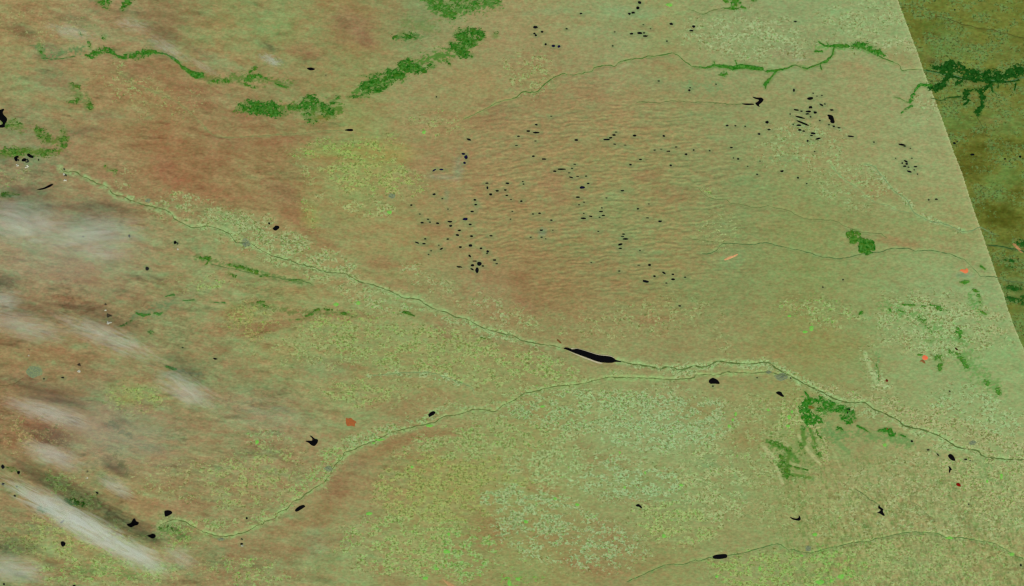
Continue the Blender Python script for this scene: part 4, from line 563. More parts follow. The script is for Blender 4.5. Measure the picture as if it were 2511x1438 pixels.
# ------------------------------------------------------------------ terrain meshes
WX = (X - 1255.5) * S; WY = (719.0 - Y) * S
VV = np.stack([WX, WY, H], -1).reshape(-1, 3)
ii, jj = np.meshgrid(np.arange(NX - 1), np.arange(NY - 1)); q0 = (jj * NX + ii)
FF = np.stack([q0 + NX, q0 + NX + 1, q0 + 1, q0], -1).reshape(-1, 4)
Yc = Y[:-1, :-1] + STEP / 2; Xc = X[:-1, :-1] + STEP / 2
is_e = (Xc > np.interp(np.floor(Yc / 4) * 4, BY, BX)).ravel()
def sub(faces, cols, fc, fm, lu, name, mat, extra=False):
    used = np.unique(faces); mp = np.full(NX * NY, -1, np.int64); mp[used] = np.arange(len(used))
    V = VV[used]; A = {'cover': alb(np.clip(cols.reshape(-1, 3)[used], 8, 250)), 'field': alb(np.clip(fc.reshape(-1, 3)[used], 8, 250)), 'farm': fm.ravel()[used], 'lush': lu.ravel()[used]}
    F = mp[faces]
    if extra:   # plains carrying on far beyond
        x0, x1, y0, y1 = WX.min(), WX.max(), WY.min(), WY.max(); Bg = 5000; n = len(V)
        V = np.vstack([V, [(x0, y0, 0), (x1, y0, 0), (x1, y1, 0), (x0, y1, 0), (-Bg, -Bg, 0), (Bg, -Bg, 0), (Bg, Bg, 0), (-Bg, Bg, 0)]])
        F = np.vstack([F, n + np.array([(4, 5, 1, 0), (5, 6, 2, 1), (6, 7, 3, 2), (7, 4, 0, 3)])])
        g = alb((150, 152, 94))
        A['cover'] = np.vstack([A['cover'], [g] * 8]); A['field'] = np.vstack([A['field'], [alb((166, 182, 116))] * 8]); A['farm'] = np.append(A['farm'], [.3] * 8); A['lush'] = np.append(A['lush'], [.02] * 8)
    return mesh_obj(name, V, F, mat, attrs=A)
o = sub(FF[~is_e], C, FC, farm, lush, "terrain", M_land, True)
tag(o, "tan and green plains with dune ridges, farmland and red upland", None, None, "structure")
o = sub(FF[is_e], CE, FE, fe, np.full(X.shape, .02), "terrain", M_east)
tag(o, "dark olive strip of plains along the right edge", None, None, "structure")

def hs(x, y):
    u = np.clip((np.asarray(x, float) - gx[0]) / STEP, 0, NX - 1.001); v = np.clip((np.asarray(y, float) - gy[0]) / STEP, 0, NY - 1.001)
    i = u.astype(int); j = v.astype(int); a = u - i; b = v - j
    return (H[j, i] * (1 - a) + H[j, i + 1] * a) * (1 - b) + (H[j + 1, i] * (1 - a) + H[j + 1, i + 1] * a) * b

def simple_mat(name, colr, c2=None, scale=1.0, rough=.95, spec=.05):
    m, t, b = new_mat(name)
    tc = nd(t, "ShaderNodeTexCoord"); n = nd(t, "ShaderNodeTexNoise"); n.inputs['Scale'].default_value = scale; n.inputs['Detail'].default_value = 4; t.links.new(tc.outputs['Object'], n.inputs['Vector'])
    mr = nd(t, "ShaderNodeMapRange"); mr.inputs['From Min'].default_value = .35; mr.inputs['From Max'].default_value = .65; t.links.new(n.outputs['Fac'], mr.inputs[0])
    t.links.new(mix_n(t, mr.outputs[0], lc(colr), lc(c2 or colr)), b.inputs['Base Color'])
    b.inputs['Roughness'].default_value = rough; b.inputs['Specular IOR Level'].default_value = spec
    return m

# ------------------------------------------------------------------ rivers
def spline(pts, step=1.6):
    P = np.array(pts, float); out = []
    for k in range(len(P) - 1):
        p0, p1, p2, p3 = P[max(k - 1, 0)], P[k], P[k + 1], P[min(k + 2, len(P) - 1)]
        n = max(2, int(np.hypot(*(p2 - p1)) / step))
        for t in np.arange(n) / n: out.append(.5 * ((2 * p1) + (-p0 + p2) * t + (2 * p0 - 5 * p1 + 4 * p2 - p3) * t * t + (-p0 + 3 * p1 - 3 * p2 + p3) * t ** 3))
    out.append(P[-1]); return np.array(out)
for k, (lab, pts, w, col, bw, bc, bs) in enumerate(RIV):
    P = spline(pts); s = np.arange(len(P)) * 1.6
    d = np.gradient(P, axis=0); d /= np.hypot(d[:, 0], d[:, 1])[:, None] + 1e-9; nrm = np.stack([-d[:, 1], d[:, 0]], 1)
    P = P + nrm * (1.5 * fbm(s / 7, s * 0 + k, 131 + k, 3))[:, None]
    d = np.gradient(P, axis=0); d /= np.hypot(d[:, 0], d[:, 1])[:, None] + 1e-9; nrm = np.stack([-d[:, 1], d[:, 0]], 1)
    ww = w * (.85 + .95 * fbm(s / 9, s * 0 + 7 * k, 141, 3)); ww = np.clip(ww, .25, 9)[:, None] * np.minimum(1, np.minimum(s, s[::-1])[:, None] / 10 + .15)
    V = []
    for q in (P + nrm * ww, P, P - nrm * ww):
        x, y = PX(q[:, 0], q[:, 1]); V.append(np.stack([x, y, hs(q[:, 0], q[:, 1]) + .05 + .0015 * k], 1))
    n = len(P); V = np.vstack(V); i = np.arange(n - 1)
    F = np.vstack([np.stack([i, i + 1, i + 1 + n, i + n], 1), np.stack([i + n, i + n + 1, i + 1 + 2 * n, i + 2 * n], 1)])
    o = mesh_obj("river", V, F, simple_mat("river_water", col, tuple(int(a * .72 + b * .28) for a, b in zip(col, bc)), .25, .6))
    tag(o, lab, None, None, "structure")

# ------------------------------------------------------------------ lakes
M_water = simple_mat("deep_water", (7, 7, 9), (10, 10, 13), .5, .7, .02)
M_shal = simple_mat("shallow_water", (40, 48, 34), (58, 66, 42), .6, .7, .02)
M_blue = simple_mat("blue_water", (22, 16, 62), (10, 10, 34), .6, .7, .02)
M_deep2 = simple_mat("silty_water", (10, 12, 18), (16, 18, 22), .5, .7, .02)
M_beach = simple_mat("sand_beach", (196, 186, 158), (176, 172, 132), 1.0)
def chaikin(P, n=2):
    P = np.array(P, float)
    for _ in range(n):
        Qn = np.roll(P, -1, axis=0); P = np.stack([.78 * P + .22 * Qn, .22 * P + .78 * Qn], 1).reshape(-1, 2)
    return P
def sheet(name, P, z, mat, parent=None, rough=.25, seed=0):
    P = np.array(P, float); c_ = P.mean(0)
    P = P + rough * np.stack([fbm(P[:, 0] / 2.2, P[:, 1] / 2.2, 151 + seed, 2), fbm(P[:, 0] / 2.2, P[:, 1] / 2.2, 157 + seed, 2)], 1)
    x, y = PX(P[:, 0], P[:, 1]); n = len(P)
    me = bpy.data.meshes.new(name); me.from_pydata([(x[i], y[i], z) for i in range(n)], [], [tuple(range(n))]); me.materials.append(mat); me.update()
    if me.polygons[0].normal.z < 0: me.flip_normals()
    o = coll(bpy.data.objects.new(name, me))
    if parent: o.parent = parent
    return o
MARKS = [(1440, 866, "the long tapering reservoir"), (1428, 460, "the blue tinged dune lake"), (1168, 650, "the lake clump in the southwestern dunes"), (1140, 538, "the violet lake of the left dunes"),
 (1532, 584, "the two stacked lakes in the lower dunes"), (1584, 690, "the dart shaped lake in the southern dunes"), (1377, 416, "the long thin lake in the upper dunes"), (1489, 342, "the stepped lake trio in the northern dunes"), (1315, 326, "the dash shaped lake in the northwestern dunes"),
 (1358, 113, "the violet lake pair"), (1568, 83, "the four upper streak lakes"), (1855, 248, "the forked black reservoir"), (1967, 302, "the slanting streak lake"), (2040, 292, "the large lumpy lake"), (2222, 400, "the tight eastern lake group"),
 (1700, 68, "the round lake near the top right"), (1566, 15, "the lake chain on the top edge"), (1138, 385, "the western violet lake chain"), (676, 559, "the round lake north of the main river"), (2362, 663, "the orange patch by the dark strip"), (2107, 590, "the two planted forest blocks"),
 (765, 1083, "the star shaped lake"), (325, 1282, "the winged lake beside the white cloud band"), (2334, 1122, "the oval reservoir at lower right"), (2160, 1250, "the zigzag reservoir"), (1763, 1365, "the oblong reservoir at bottom right"), (1745, 935, "the half round reservoir"), (1912, 967, "the angular reservoir"),
 (2018, 1000, "the large green woodland"), (60, 388, "the three black ponds at the left edge"), (860, 1035, "the rust red square scar"), (763, 170, "the small lake below the red upland"), (855, 320, "the flat lake on the pale creek"), (990, 170, "the dense pine belt"), (8, 1145, "the white band's upper end"), (2264, 878, "the orange spot"), (2385, 381, "the lake inside the dark strip"), (1565, 1240, "the small curved lake"), (1058, 1016, "the teardrop reservoir"), (735, 1246, "the slanting reservoir"), (92, 912, "the teal town"), (605, 598, "the grey town on the main river"), (412, 1260, "the shield shaped lake"),
 (1240, 450, "the central western lake scatter"), (1100, 570, "the southwestern lake scatter"), (1620, 495, "the faint creek in the dunes"), (1655, 374, "the northeastern dune crest"), (1325, 570, "the teal marsh in the dunes"), (1810, 385, "the eastern dune edge"), (1460, 530, "the central dune lakes"), (1190, 1330, "the tan patch at bottom centre"), (1095, 1353, "the green fields at bottom centre")]
DIRS = ["east", "northeast", "north", "northwest", "west", "southwest", "south", "southeast"]
used_labels = {}
def place_label(x, y, what):
    best = sorted(MARKS, key=lambda m: math.hypot(m[0] - x, m[1] - y))
    for m in best[:5]:
        dd = math.hypot(m[0] - x, m[1] - y)
        if dd < 9: s = what + " beside " + m[2] if dd > 3 else what + " at " + m[2]
        else:
            a = DIRS[int(round(math.degrees(math.atan2(m[1] - y, x - m[0])) / 45)) % 8]
            s = what + (" just " if dd < 30 else " some way " if dd < 75 else " far ") + a + " of " + m[2]
        if s not in used_labels and len(s.split()) <= 16: used_labels[s] = 1; return s
    for w in ("fainter", "darker", "other"):
        s2 = s.replace(what, w + " " + what)
        if s2 not in used_labels: used_labels[s2] = 1; return s2
    return s
z_l = .13
for k, (lab, poly) in enumerate(BIG):
    o = sheet("lake", chaikin(poly), z_l, M_water, None, .3, k); tag(o, lab, "lake", None, "thing"); used_labels[lab] = 1
    if k == 0:
        for bp in (Q('k', "612,538 640,535 700,551 780,575 850,597 920,602 970,608 1003,625 1008,634 970,618 920,613 850,606 780,583 700,558 640,541 600,552 578,543 590,530"),
                   Q('k', "540,553 600,578 680,608 760,638 840,668 900,681 870,688 835,680 755,650 675,618 600,586")):
            sheet("beach", chaikin(bp, 1), z_l - .015, M_beach, o, .3, k)
R = random.Random(5)
for k, (cx, cy, rx, ry, an) in enumerate(small):
    n = 14; a = math.radians(an); P = []
    for q in range(n):
        th = 2 * math.pi * q / n; r = 1 + .22 * (vn(np.array([q * .9 + k * 3.1]), np.array([k * 1.7]), 171)[0] * 2 - 1)
        uu = rx * r * math.cos(th); vv_ = ry * r * math.sin(th); P.append((cx + uu * math.cos(a) - vv_ * math.sin(a), cy + uu * math.sin(a) + vv_ * math.cos(a)))
    area = rx * ry; blue = (1040 < cx < 1160 and 370 < cy < 425) or (abs(cx - 1357) < 14 and abs(cy - 113) < 5) or (abs(cx - 1428) < 4 and abs(cy - 460) < 5) or (abs(cx - 1140) < 4 and abs(cy - 538) < 5)
    faint = area < 5.2 or (rx < 3.1 and ry < 1.7)
    sz = "tiny" if area < 5 else "small" if area < 12 else "mid sized"
    shp = "streak shaped" if rx > 2.6 * ry else "slanting" if abs(an) > 12 else "oval" if rx > 1.35 * ry else "round"
    cl = "violet black" if blue else "dark green" if faint else "black"
    o = sheet("lake", P, z_l + .002 * (k % 5), M_blue if blue else M_shal if faint else M_deep2 if k % 3 == 0 else M_water, None, .15, k)
    o.data.name = "lake"
    tag(o, place_label(cx, cy, f"{sz} {shp} {cl} lake"), "lake", "small lakes scattered over the plains", "thing")

# ------------------------------------------------------------------ woodlands: raised uneven canopy, thinning to nothing at the edges
def woodland(k, lab, col, parts):
    xs = [p[0] for q in parts for p in q[0]]; ys = [p[1] for q in parts for p in q[0]]
    st = 1.25; ax = np.arange(min(xs) - 24, max(xs) + 24, st); ay = np.arange(min(ys) - 24, max(ys) + 24, st)
    x, y = np.meshgrid(ax, ay); M = np.full(x.shape, -1.0)
    nz = .62 * fbm(x / 12, y / 8, 181 + k, 4, .7) + .6 * fbm(x / 4.2, y / 3.1, 187 + k, 3, .7)
    for pts, ws, dn in parts:
        D = np.full(x.shape, 1e3)
        for q in range(len(pts) - 1): D = np.minimum(D, seg_d(x, y, *pts[q], *pts[q + 1], ws[q], ws[q + 1]))
        wav = sum(ws) / len(ws); soft = max(1.6, wav * .55)
        M = np.maximum(M, np.clip(-D / soft, -1.8, 1) * .8 + (dn - .80) * 1.5 + nz * (3.2 if wav > 4 else 1.4 if wav > 2 else .7) - np.where(D > 5.0, 2, 0))
    M = np.clip(M + .12, 0, 1); inside = M > 0.02
    fm = inside[:-1, :-1] & inside[1:, :-1] & inside[:-1, 1:] & inside[1:, 1:]
    n_x = len(ax); jj_, ii_ = np.nonzero(fm); q = jj_ * n_x + ii_
    F = np.stack([q + n_x, q + n_x + 1, q + 1, q], 1)
    z = hs(x, y) + .03 + sm(0, .6, M) * (.05 + .10 * (.5 + .5 * fbm(x / 2.6, y / 2.4, 191, 2)))
    wx_, wy_ = PX(x, y); V = np.stack([wx_, wy_, z], -1).reshape(-1, 3)
    used = np.unique(F); mp = np.full(x.size, -1, np.int64); mp[used] = np.arange(len(used))
    m, t, b = new_mat("forest_canopy")
    tc = nd(t, "ShaderNodeTexCoord"); n = nd(t, "ShaderNodeTexNoise"); n.inputs['Scale'].default_value = .6; n.inputs['Detail'].default_value = 5; t.links.new(tc.outputs['Object'], n.inputs['Vector'])
    mr = nd(t, "ShaderNodeMapRange"); mr.inputs['From Min'].default_value = .41; mr.inputs['From Max'].default_value = .62; t.links.new(n.outputs['Fac'], mr.inputs[0])
    a = nd(t, "ShaderNodeAttribute", attribute_name='thick')
    edge_c = tuple(int(c_ * .62 + e * .38) for c_, e in zip(col, (120, 140, 76) if max(xs) < 2330 or 'strip' not in lab else (90, 120, 50)))
    strip_ = 'strip' in lab and 'left of' not in lab
    n.inputs['Roughness'].default_value = .65
    dk = tuple(int(c_ * f) for c_, f in zip(col, (.5, .82, .3))); lt = tuple(int(c_ * .3 + e * .7) for c_, e in zip(col, (60, 110, 44) if strip_ else (116, 158, 76)))
    olv = tuple(int(c_ * .5 + e * .5) for c_, e in zip(col, (52, 76, 16) if strip_ else (104, 110, 34)))
    n2 = nd(t, "ShaderNodeTexNoise"); n2.inputs['Scale'].default_value = .55; n2.inputs['Detail'].default_value = 3; t.links.new(tc.outputs['Object'], n2.inputs['Vector'])
    m2 = nd(t, "ShaderNodeMapRange"); m2.inputs['From Min'].default_value = .48; m2.inputs['From Max'].default_value = .66; t.links.new(n2.outputs['Fac'], m2.inputs[0])
    base = mix_n(t, mr.outputs[0], lc(dk), lc(lt)); base = mix_n(t, .2, base, lc(col)); base = mix_n(t, m2.outputs[0], base, lc(olv))
    t.links.new(mix_n(t, a.outputs['Fac'], lc(edge_c), base), b.inputs['Base Color'])
    # gaps between the stands let the ground show: cover closes from the edge inward
    gp = nd(t, "ShaderNodeMapRange"); gp.inputs['From Min'].default_value = -.05; gp.inputs['From Max'].default_value = .75
    t.links.new(math_n(t, 'ADD', a.outputs['Fac'], math_n(t, 'MULTIPLY', math_n(t, 'SUBTRACT', n.outputs['Fac'], .5), 1.1)), gp.inputs[0]); t.links.new(gp.outputs[0], b.inputs['Alpha'])
    o = mesh_obj("woodland", V[used], mp[F], m, attrs={'thick': sm(.05, .8, M).ravel()[used]})
    tag(o, lab, None, None, "stuff")
for k, (lab, col, parts) in enumerate(WOODS): woodland(k, lab, col, parts)

# ------------------------------------------------------------------ scars and bare patches
def patch(name, lab, cat, poly, c1, c2, group=None, sc=1.2):
    P = chaikin(poly, 2); zz = float(np.max(hs(P[:, 0], P[:, 1])))
    # a low dome of burnt or bare soil draped over the ground
    n = len(P); cen = P.mean(0); V = []; F = []
    P = P + .35 * np.stack([fbm(P[:, 0] / 1.8, P[:, 1] / 1.8, 201, 2), fbm(P[:, 0] / 1.8, P[:, 1] / 1.8, 203, 2)], 1)
    for r, f in enumerate((1.0, .72, .4)):
        q = cen + (P - cen) * f; x, y = PX(q[:, 0], q[:, 1]); z = hs(q[:, 0], q[:, 1]) + .03 + .03 * r
        V += [(x[i], y[i], z[i]) for i in range(n)]
    x, y = PX(*cen); V.append((x, y, float(hs(cen[0], cen[1])) + .11))
    for r in (0, 1): F += [(r * n + i, r * n + (i + 1) % n, (r + 1) * n + (i + 1) % n, (r + 1) * n + i) for i in range(n)]
    F += [(2 * n + i, 2 * n + (i + 1) % n, 3 * n) for i in range(n)]
    o = mesh_obj(name, V, F, simple_mat(name, c1, c2, sc)); tag(o, lab, cat, group, "thing"); return o
patch("burn_scar", "rust red squarish burn scar above the thin winding river", "burn scar", Q('j', "880,1213 905,1225 930,1212 950,1235 990,1255 970,1275 972,1305 930,1292 895,1300 882,1270"), (184, 98, 46), (146, 96, 56), sc=2.2)
patch("burning_field", "bright orange spot with a brown tail in the eastern farmland", "burning field", Q('l', "1512,622 1535,600 1565,612 1577,635 1550,655 1520,645"), (246, 96, 60), (226, 140, 96), sc=2.4)
patch("burn_scar", "brown tail just below the bright orange spot", "burn scar", Q('l', "1483,668 1515,642 1540,660 1552,688 1528,682 1508,664"), (128, 86, 44), (150, 104, 62))
patch("burning_field", "bright orange double patch left of the dark strip edge", "burning field", Q('h', "1876,1212 1903,1195 1935,1203 1950,1185 1968,1205 1962,1232 1935,1242 1908,1226"), (244, 106, 58), (216, 142, 92), sc=2.6)
patch("burn_scar", "dark crimson burn scar below the arrow shaped lake", "burn scar", Q('p', "1843,430 1870,420 1892,440 1892,462 1865,458 1850,450"), (140, 20, 6), (96, 16, 6))
patch("burn_scar", "blackish slanting burn scar above the bright orange spot", "burn scar", Q('l', "1832,526 1850,530 1868,550 1856,560 1838,545"), (44, 32, 14), (70, 44, 20))
patch("burn_scar", "small dark maroon burn scar left of the orange spot", "burn scar", Q('l', "1153,850 1170,832 1188,855 1170,868"), (86, 26, 10), (120, 50, 24))
patch("burn_scar", "small brown burn scar south of the wide river in the woods", "burn scar", Q('l', "1160,1332 1172,1310 1183,1325 1175,1347"), (110, 46, 16), (136, 84, 40))
patch("bare_patch", "salmon streak of bare ground below the long green river", "bare ground", Q('g', "2068,1106 2128,1074 2160,1068 2222,1043 2202,1068 2132,1100 2090,1114"), (226, 164, 116), (196, 156, 104))
patch("burn_scar", "thin brown scar at the upstream tip of the long reservoir", "burn scar", Q('k', "438,448 460,448 494,484 485,492 458,472"), (112, 70, 34), (134, 90, 48))
patch("bare_patch", "pale tan streak of bare ground cut by the bottom edge", "bare ground", Q('n', "1812,1352 1850,1375 1900,1400 1975,1445 1900,1445 1858,1408"), (194, 154, 104), (176, 140, 92))
patch("bare_patch", "pinkish bare ground beside the stream in the dark strip", "bare ground", Q('h', "2390,950 2420,945 2460,980 2505,1040 2478,1038 2430,990"), (196, 140, 96), (140, 120, 66))
patch("burn_scar", "rusty clearing in the top of the large green woodland", "burn scar", Q('l', "390,1105 420,1095 465,1110 460,1125 420,1130"), (132, 96, 44), (106, 112, 40))

# lush irrigated fields
for x, y, rx, ry in [(1641, 12, 8, 4.5), (1040, 325, 5, 5), (956, 520, 6, 5), (879, 744, 6, 4.5), (825, 747, 7, 4.5), (1053, 1044, 9, 4), (931, 1079, 13, 3), (1934, 1023, 5, 4.5), (1942, 1010, 3, 5), (1932, 1045, 6, 3), (1990, 806, 6, 6), (1974, 814, 6, 3.5), (1935, 775, 5, 3.5), (1804, 1016, 4, 6), (1797, 1030, 3, 4), (1788, 1046, 4, 5),
  (1095, 1353, 8, 5), (1043, 1418, 7, 5), (1070, 1395, 6, 4), (1249, 1430, 5, 7), (1999, 1311, 6, 5), (2010, 1428, 10, 6), (2062, 1414, 8, 7), (2039, 1425, 5, 4), (1966, 1363, 5, 3), (2455, 1168, 4, 7), (2481, 1360, 6, 5), (2328, 1320, 10, 3.5), (1758, 1414, 5, 4), (1863, 1394, 4, 6), (1628, 1315, 5, 6), (1532, 1195, 4, 4), (1361, 1223, 5, 4), (1415, 1238, 5, 4), (1582, 1160, 3, 5), (917, 1087, 4, 2.5), (1670, 1190, 6, 4), (1270, 1420, 7, 5), (1290, 1280, 5, 4), (1330, 965 + 32, 6, 3), (1100, 1310, 4, 4), (1010, 1085 + 60, 4, 4), (2420, 1240 - 60, 3, 4), (2170, 1092, 5, 4), (905, 1260, 8, 4), (1520, 1130 - 20, 3, 3), (1884, 1005, 4, 4), (630, 1085, 5, 5)]:
    P = [(x + rx * math.cos(t_) * (1 + .3 * R.uniform(-1, 1)), y + ry * math.sin(t_) * (1 + .3 * R.uniform(-1, 1))) for t_ in np.linspace(0, 2 * math.pi, 9)[:-1]]
    o = patch("crop_field", place_label(x, y, "small bright green irrigated field"), "crop field", P, (104, 194, 66), (138, 186, 90), "bright green irrigated fields")

# ------------------------------------------------------------------ towns: a pad of streets with low blocks
M_town = simple_mat("town_streets", (122, 140, 104), (142, 152, 100), .7)
M_block = simple_mat("town_blocks", (102, 118, 104), (134, 146, 118), 1.2)
for lab, x, y, rx, ry, cnt in [
  ("grey green town where the main river bends left of centre", 604, 597, 11, 10, 150), ("teal grey town right of the left edge", 84, 912, 21, 15, 200), ("small grey town in yellow farmland above the round lake", 961, 481, 8, 6, 80), ("grey town filling the river junction", 1916, 925, 15, 9, 190),
  ("grey town just above the wide river near the right edge", 2385, 1086, 9, 6, 80), ("small grey town on the green river at bottom right", 1982, 1346, 8, 8, 90), ("grey green town on the thin winding river", 806, 1150, 10, 7, 100), ("small grey town north of the main river at upper left", 363, 493, 7, 5, 50), ("dark grey town beside the river junction railway", 1885, 913, 8, 4, 60), ("faint grey town below the thin winding river at lower left", 542, 1323, 9, 4, 50)]:
    P = [(x + rx * math.cos(t_) * (1 + .35 * R.uniform(-1, 1)), y + ry * math.sin(t_) * (1 + .35 * R.uniform(-1, 1))) for t_ in np.linspace(0, 2 * math.pi, 13)[:-1]]
    root = coll(bpy.data.objects.new("town", None)); tag(root, lab, "town", None, "thing"); cx, cy = PX(x, y); zt = float(hs(x, y)); root.location = (cx, cy, zt); root.empty_display_size = .1
    V = []; F = []
    Pc = chaikin(P, 2); n = len(Pc)
    for f in (1., .5):
        q = np.array([x, y]) + (Pc - [x, y]) * f; a, b = PX(q[:, 0], q[:, 1]); z = hs(q[:, 0], q[:, 1]); V += [(a[i] - cx, b[i] - cy, z[i] - zt + .035) for i in range(n)]
    V.append((0, 0, .04)); F = [(i, (i + 1) % n, n + (i + 1) % n, n + i) for i in range(n)] + [(n + i, n + (i + 1) % n, 2 * n) for i in range(n)]
    mesh_obj("streets", V, F, M_town, root)
    V = []; F = []
    for q in range(cnt):
        r = R.random() ** .6; th = R.uniform(0, 6.283); bx = x + rx * .9 * r * math.cos(th); by = y + ry * .9 * r * math.sin(th)
        bx = round(bx / 1.3) * 1.3; by = round(by / 1.3) * 1.3
        a, b = PX(bx, by); a -= cx; b -= cy; w = R.uniform(.09, .15); d_ = R.uniform(.09, .15); h = R.uniform(.015, .05); z = float(hs(bx, by)) - zt
        s0 = len(V); V += [(a + sx_ * w, b + sy_ * d_, z + zz) for zz in (0, h + .045) for sx_, sy_ in ((-1, -1), (1, -1), (1, 1), (-1, 1))]
        F += [tuple(s0 + i for i in f) for f in ((4, 5, 6, 7), (0, 1, 5, 4), (1, 2, 6, 5), (2, 3, 7, 6), (3, 0, 4, 7))]
    mesh_obj("blocks", V, F, M_block, root)

# ------------------------------------------------------------------ small cumulus puffs with real shadows
M_cum = simple_mat("cumulus", (206, 206, 190), (190, 192, 168), 1.5)
def puff(lab, x, y, r, h, el=1.0):
    V = []; F = []; cx, cy = PX(x, y); k = 1 - h / 700.0
    for b in range(9):
        ox = R.uniform(-.7, .7) * r * el; oy = R.uniform(-.6, .6) * r; r_ = r * .8; rr = r_ * R.uniform(.3, .55); oz = R.uniform(0, .4) * r
        s0 = len(V); nu, nv = 10, 6
        for j in range(nv + 1):
            ph = math.pi * j / nv
            for i in range(nu):
                th = 2 * math.pi * i / nu; w = 1 + .18 * R.uniform(-1, 1)
                V.append((ox + rr * w * math.sin(ph) * math.cos(th), oy + rr * w * math.sin(ph) * math.sin(th), oz + max(-.3, math.cos(ph)) * rr * .8))
        for j in range(nv): F += [(s0 + j * nu + i, s0 + j * nu + (i + 1) % nu, s0 + (j + 1) * nu + (i + 1) % nu, s0 + (j + 1) * nu + i) for i in range(nu)]
    o = mesh_obj("cumulus_cloud", V, F, M_cum); o.location = (cx * k, cy * k, h); tag(o, lab, "cloud", "small white cumulus puffs", "thing")
puff("left of two white puffs below the three black ponds", 43, 406, 1.0, 3.2); puff("right of two white puffs below the three black ponds", 66, 409, 1.2, 3.2)
puff("white puff right of the curved dark lake", 160, 442, 1.0, 3.0); puff("smaller white puff above another at the start of the main river", 157, 428, .8, 3.0)
puff("tiny white puff south of a round black lake left of centre", 436, 611, .8, 3.2); puff("white puff by the dark shadow south of the brown ridge", 268, 792, 1.5, 3.6, 1.2); puff("tiny white puff on the brown ridge", 259, 761, .8, 3.2)
puff("tiny white puff in the red soil near the left edge", 70, 872, .6, 3.0); puff("white puff above the cluster of small ponds at lower left", 195, 910, 1.1, 3.2, 1.3); puff("small white puff in the green farmland near the cloud band", 213, 1172, .9, 3.0); puff("tiny white puff at lower left of the slanting reservoir", 594, 1338, .7, 3.0)

# ------------------------------------------------------------------ cirrus: real volumes at 11 to 12 km
def cirrus(lab, x, y, L, W, ang, dens, thick=1.0, h=11.6, seed=0, fray=1.0, sx_=1.0, sy_=2.3):
    m = bpy.data.materials.new("cirrus_ice"); m.use_nodes = True; t = m.node_tree; t.nodes.clear()
    out = nd(t, "ShaderNodeOutputMaterial"); pv = nd(t, "ShaderNodeVolumePrincipled"); t.links.new(pv.outputs[0], out.inputs['Volume'])
    pv.inputs['Color'].default_value = (.86, .90, .84, 1); pv.inputs['Anisotropy'].default_value = .0
    tc = nd(t, "ShaderNodeTexCoord"); ob = tc.outputs['Object']
    ln = nd(t, "ShaderNodeVectorMath", operation='LENGTH'); t.links.new(ob, ln.inputs[0])
    mp = nd(t, "ShaderNodeMapping"); mp.inputs['Scale'].default_value = (sx_ * (L / W) ** .7 / 1.6, sy_, .3); mp.inputs['Location'].default_value = (seed * 3.7, seed * 1.9, 0); mp.inputs['Rotation'].default_value = (0, 0, .12); t.links.new(ob, mp.inputs['Vector'])
    no = nd(t, "ShaderNodeTexNoise"); no.inputs['Scale'].default_value = 1.3; no.inputs['Detail'].default_value = 8; no.inputs['Roughness'].default_value = .6; no.inputs['Distortion'].default_value = 1.8; t.links.new(mp.outputs[0], no.inputs['Vector'])
    rad = math_n(t, 'SUBTRACT', 1.05, math_n(t, 'ADD', ln.outputs['Value'], math_n(t, 'MULTIPLY', math_n(t, 'SUBTRACT', .55, no.outputs['Fac']), 2.2 * fray)), True)
    ed = math_n(t, 'SUBTRACT', 1.0, math_n(t, 'POWER', ln.outputs['Value'], 2.0), True)
    t.links.new(math_n(t, 'MULTIPLY', math_n(t, 'MULTIPLY', rad, ed), dens * .8), pv.inputs['Density'])
    # a lens-shaped hull
    nu, nv = 40, 14; V = []; F = []
    for j in range(nv + 1):
        ph = math.pi * j / nv
        for i in range(nu): th = 2 * math.pi * i / nu; V.append((math.sin(ph) * math.cos(th), math.sin(ph) * math.sin(th), math.cos(ph)))
    for j in range(nv): F += [(j * nu + i, (j + 1) * nu + i, (j + 1) * nu + (i + 1) % nu, j * nu + (i + 1) % nu) for i in range(nu)]
    o = mesh_obj("cirrus_cloud", V, F, m); cx, cy = PX(x, y); k = 1 - h / 700.0
    o.location = (cx * k, cy * k, h); o.scale = (L * S / 2, W * S / 2, thick); o.rotation_euler = (0, 0, math.radians(-ang))
    tag(o, lab, "cloud", "thin cirrus clouds over the left side", "thing")
cirrus("thick white cloud band with a dark shadow at the lower left corner", 200, 1285, 540, 84, 29, 3.1, 1.0, 11.6, 1)
cirrus("pale cloud puff at the lower end of the white band", 345, 1365, 195, 93, 28, 1.19, .8, 11.6, 2)
cirrus("faint cloud wisp right of the white band's lower end", 440, 1368, 126, 77, 30, 0.59, .8, 11.6, 3)
cirrus("thin white streak below the dark brown shadow near the left edge", 115, 1012, 299, 68, 16, 1.10, .8, 10, 4)
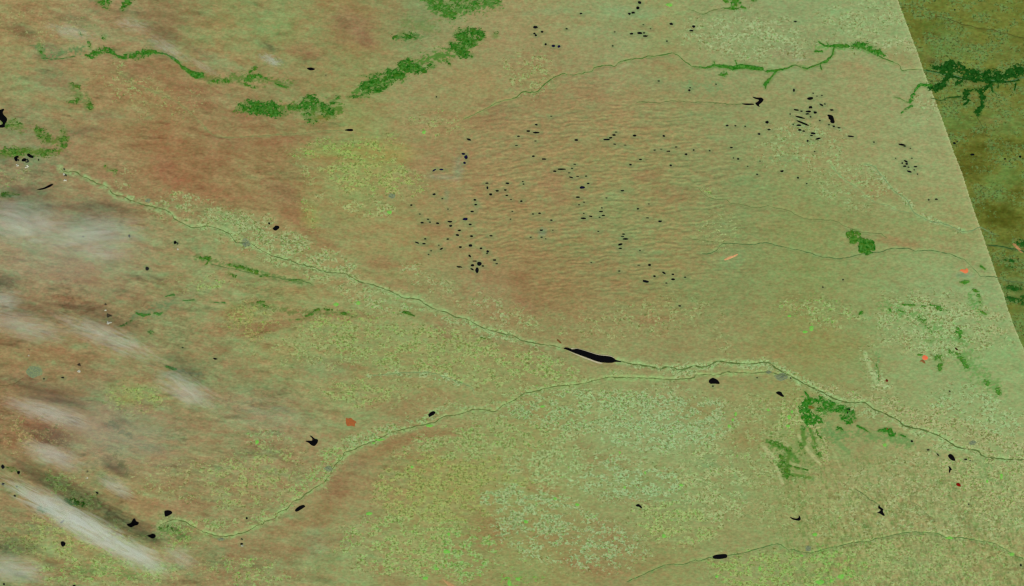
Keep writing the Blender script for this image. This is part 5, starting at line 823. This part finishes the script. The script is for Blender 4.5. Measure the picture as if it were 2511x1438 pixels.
cirrus("pale wisp between the red hills and the white band", 130, 1118, 218, 77, 20, 1.02, .8, 10, 5)
cirrus("small pale wisp above the winged lake", 285, 1195, 138, 52, 30, 0.85, .8, 10, 6)
cirrus("long thin streak descending across the left side", 265, 828, 379, 80, 22, 0.85, .8, 10, 7)
cirrus("bright patch at the right end of the long streak", 460, 955, 218, 93, 28, 1.06, .8, 10, 8)
cirrus("grey veil along the left edge above the long streak", 60, 800, 299, 93, 12, 0.68, .8, 10, 9)
cirrus("broad white veil below the dark curved lake", 60, 545, 300, 148, 8, 0.85, .9, 10, 10)
cirrus("broad pale veil left of the main river", 230, 572, 330, 121, -4, 0.71, .9, 10, 11)
cirrus("small pale veil under the broad veil", 255, 622, 180, 54, 4, 0.47, .8, 10, 12)
cirrus("grey wisp on the left edge below the veils", 10, 735, 130, 81, 5, 0.76, .8, 10, 13)
cirrus("pale wisp in the bottom left corner", 25, 1396, 229, 93, 6, 1.02, .8, 11, 14)
cirrus("white feathery wisp above the small lake near the top", 665, 147, 80, 36, 20, 1.7, .6, 9, 15, 1.5, 1.2, 1.6)
cirrus("thin feathery wisps above the upper left forest belt", 170, 78, 170, 56, 15, .7, .6, 9, 16, 1.5, 1.2, 1.8)
cirrus("faint wisp beside the grey brown upland near the top", 325, 62, 130, 46, 10, .6, .6, 9, 17, 1.5, 1.2, 1.8)
cirrus("thin pale streak along the right of the forest belt", 410, 118, 160, 46, 30, .7, .6, 9, 18, 1.4, 1.2, 1.8)
cirrus("pale streak where the forest belt ends", 500, 165, 110, 28, 30, .6, .6, 9, 19, 1.1)
cirrus("grey wisp by the river bend woods in the upper right", 1960, 147, 80, 14, -6, .45, .5, 9, 20)
cirrus("wide faint veil over the lower left plains", 640, 1010, 420, 130, 12, 0.13, .9, 10, 21)
cirrus("widest faint veil over the left plains", 170, 610, 620, 330, 6, 0.24, .9, 10, 22, .6)
cirrus("thin haze like veil between the long streak and white band", 260, 1060, 600, 300, 16, 0.24, .9, 10, 23, .6)
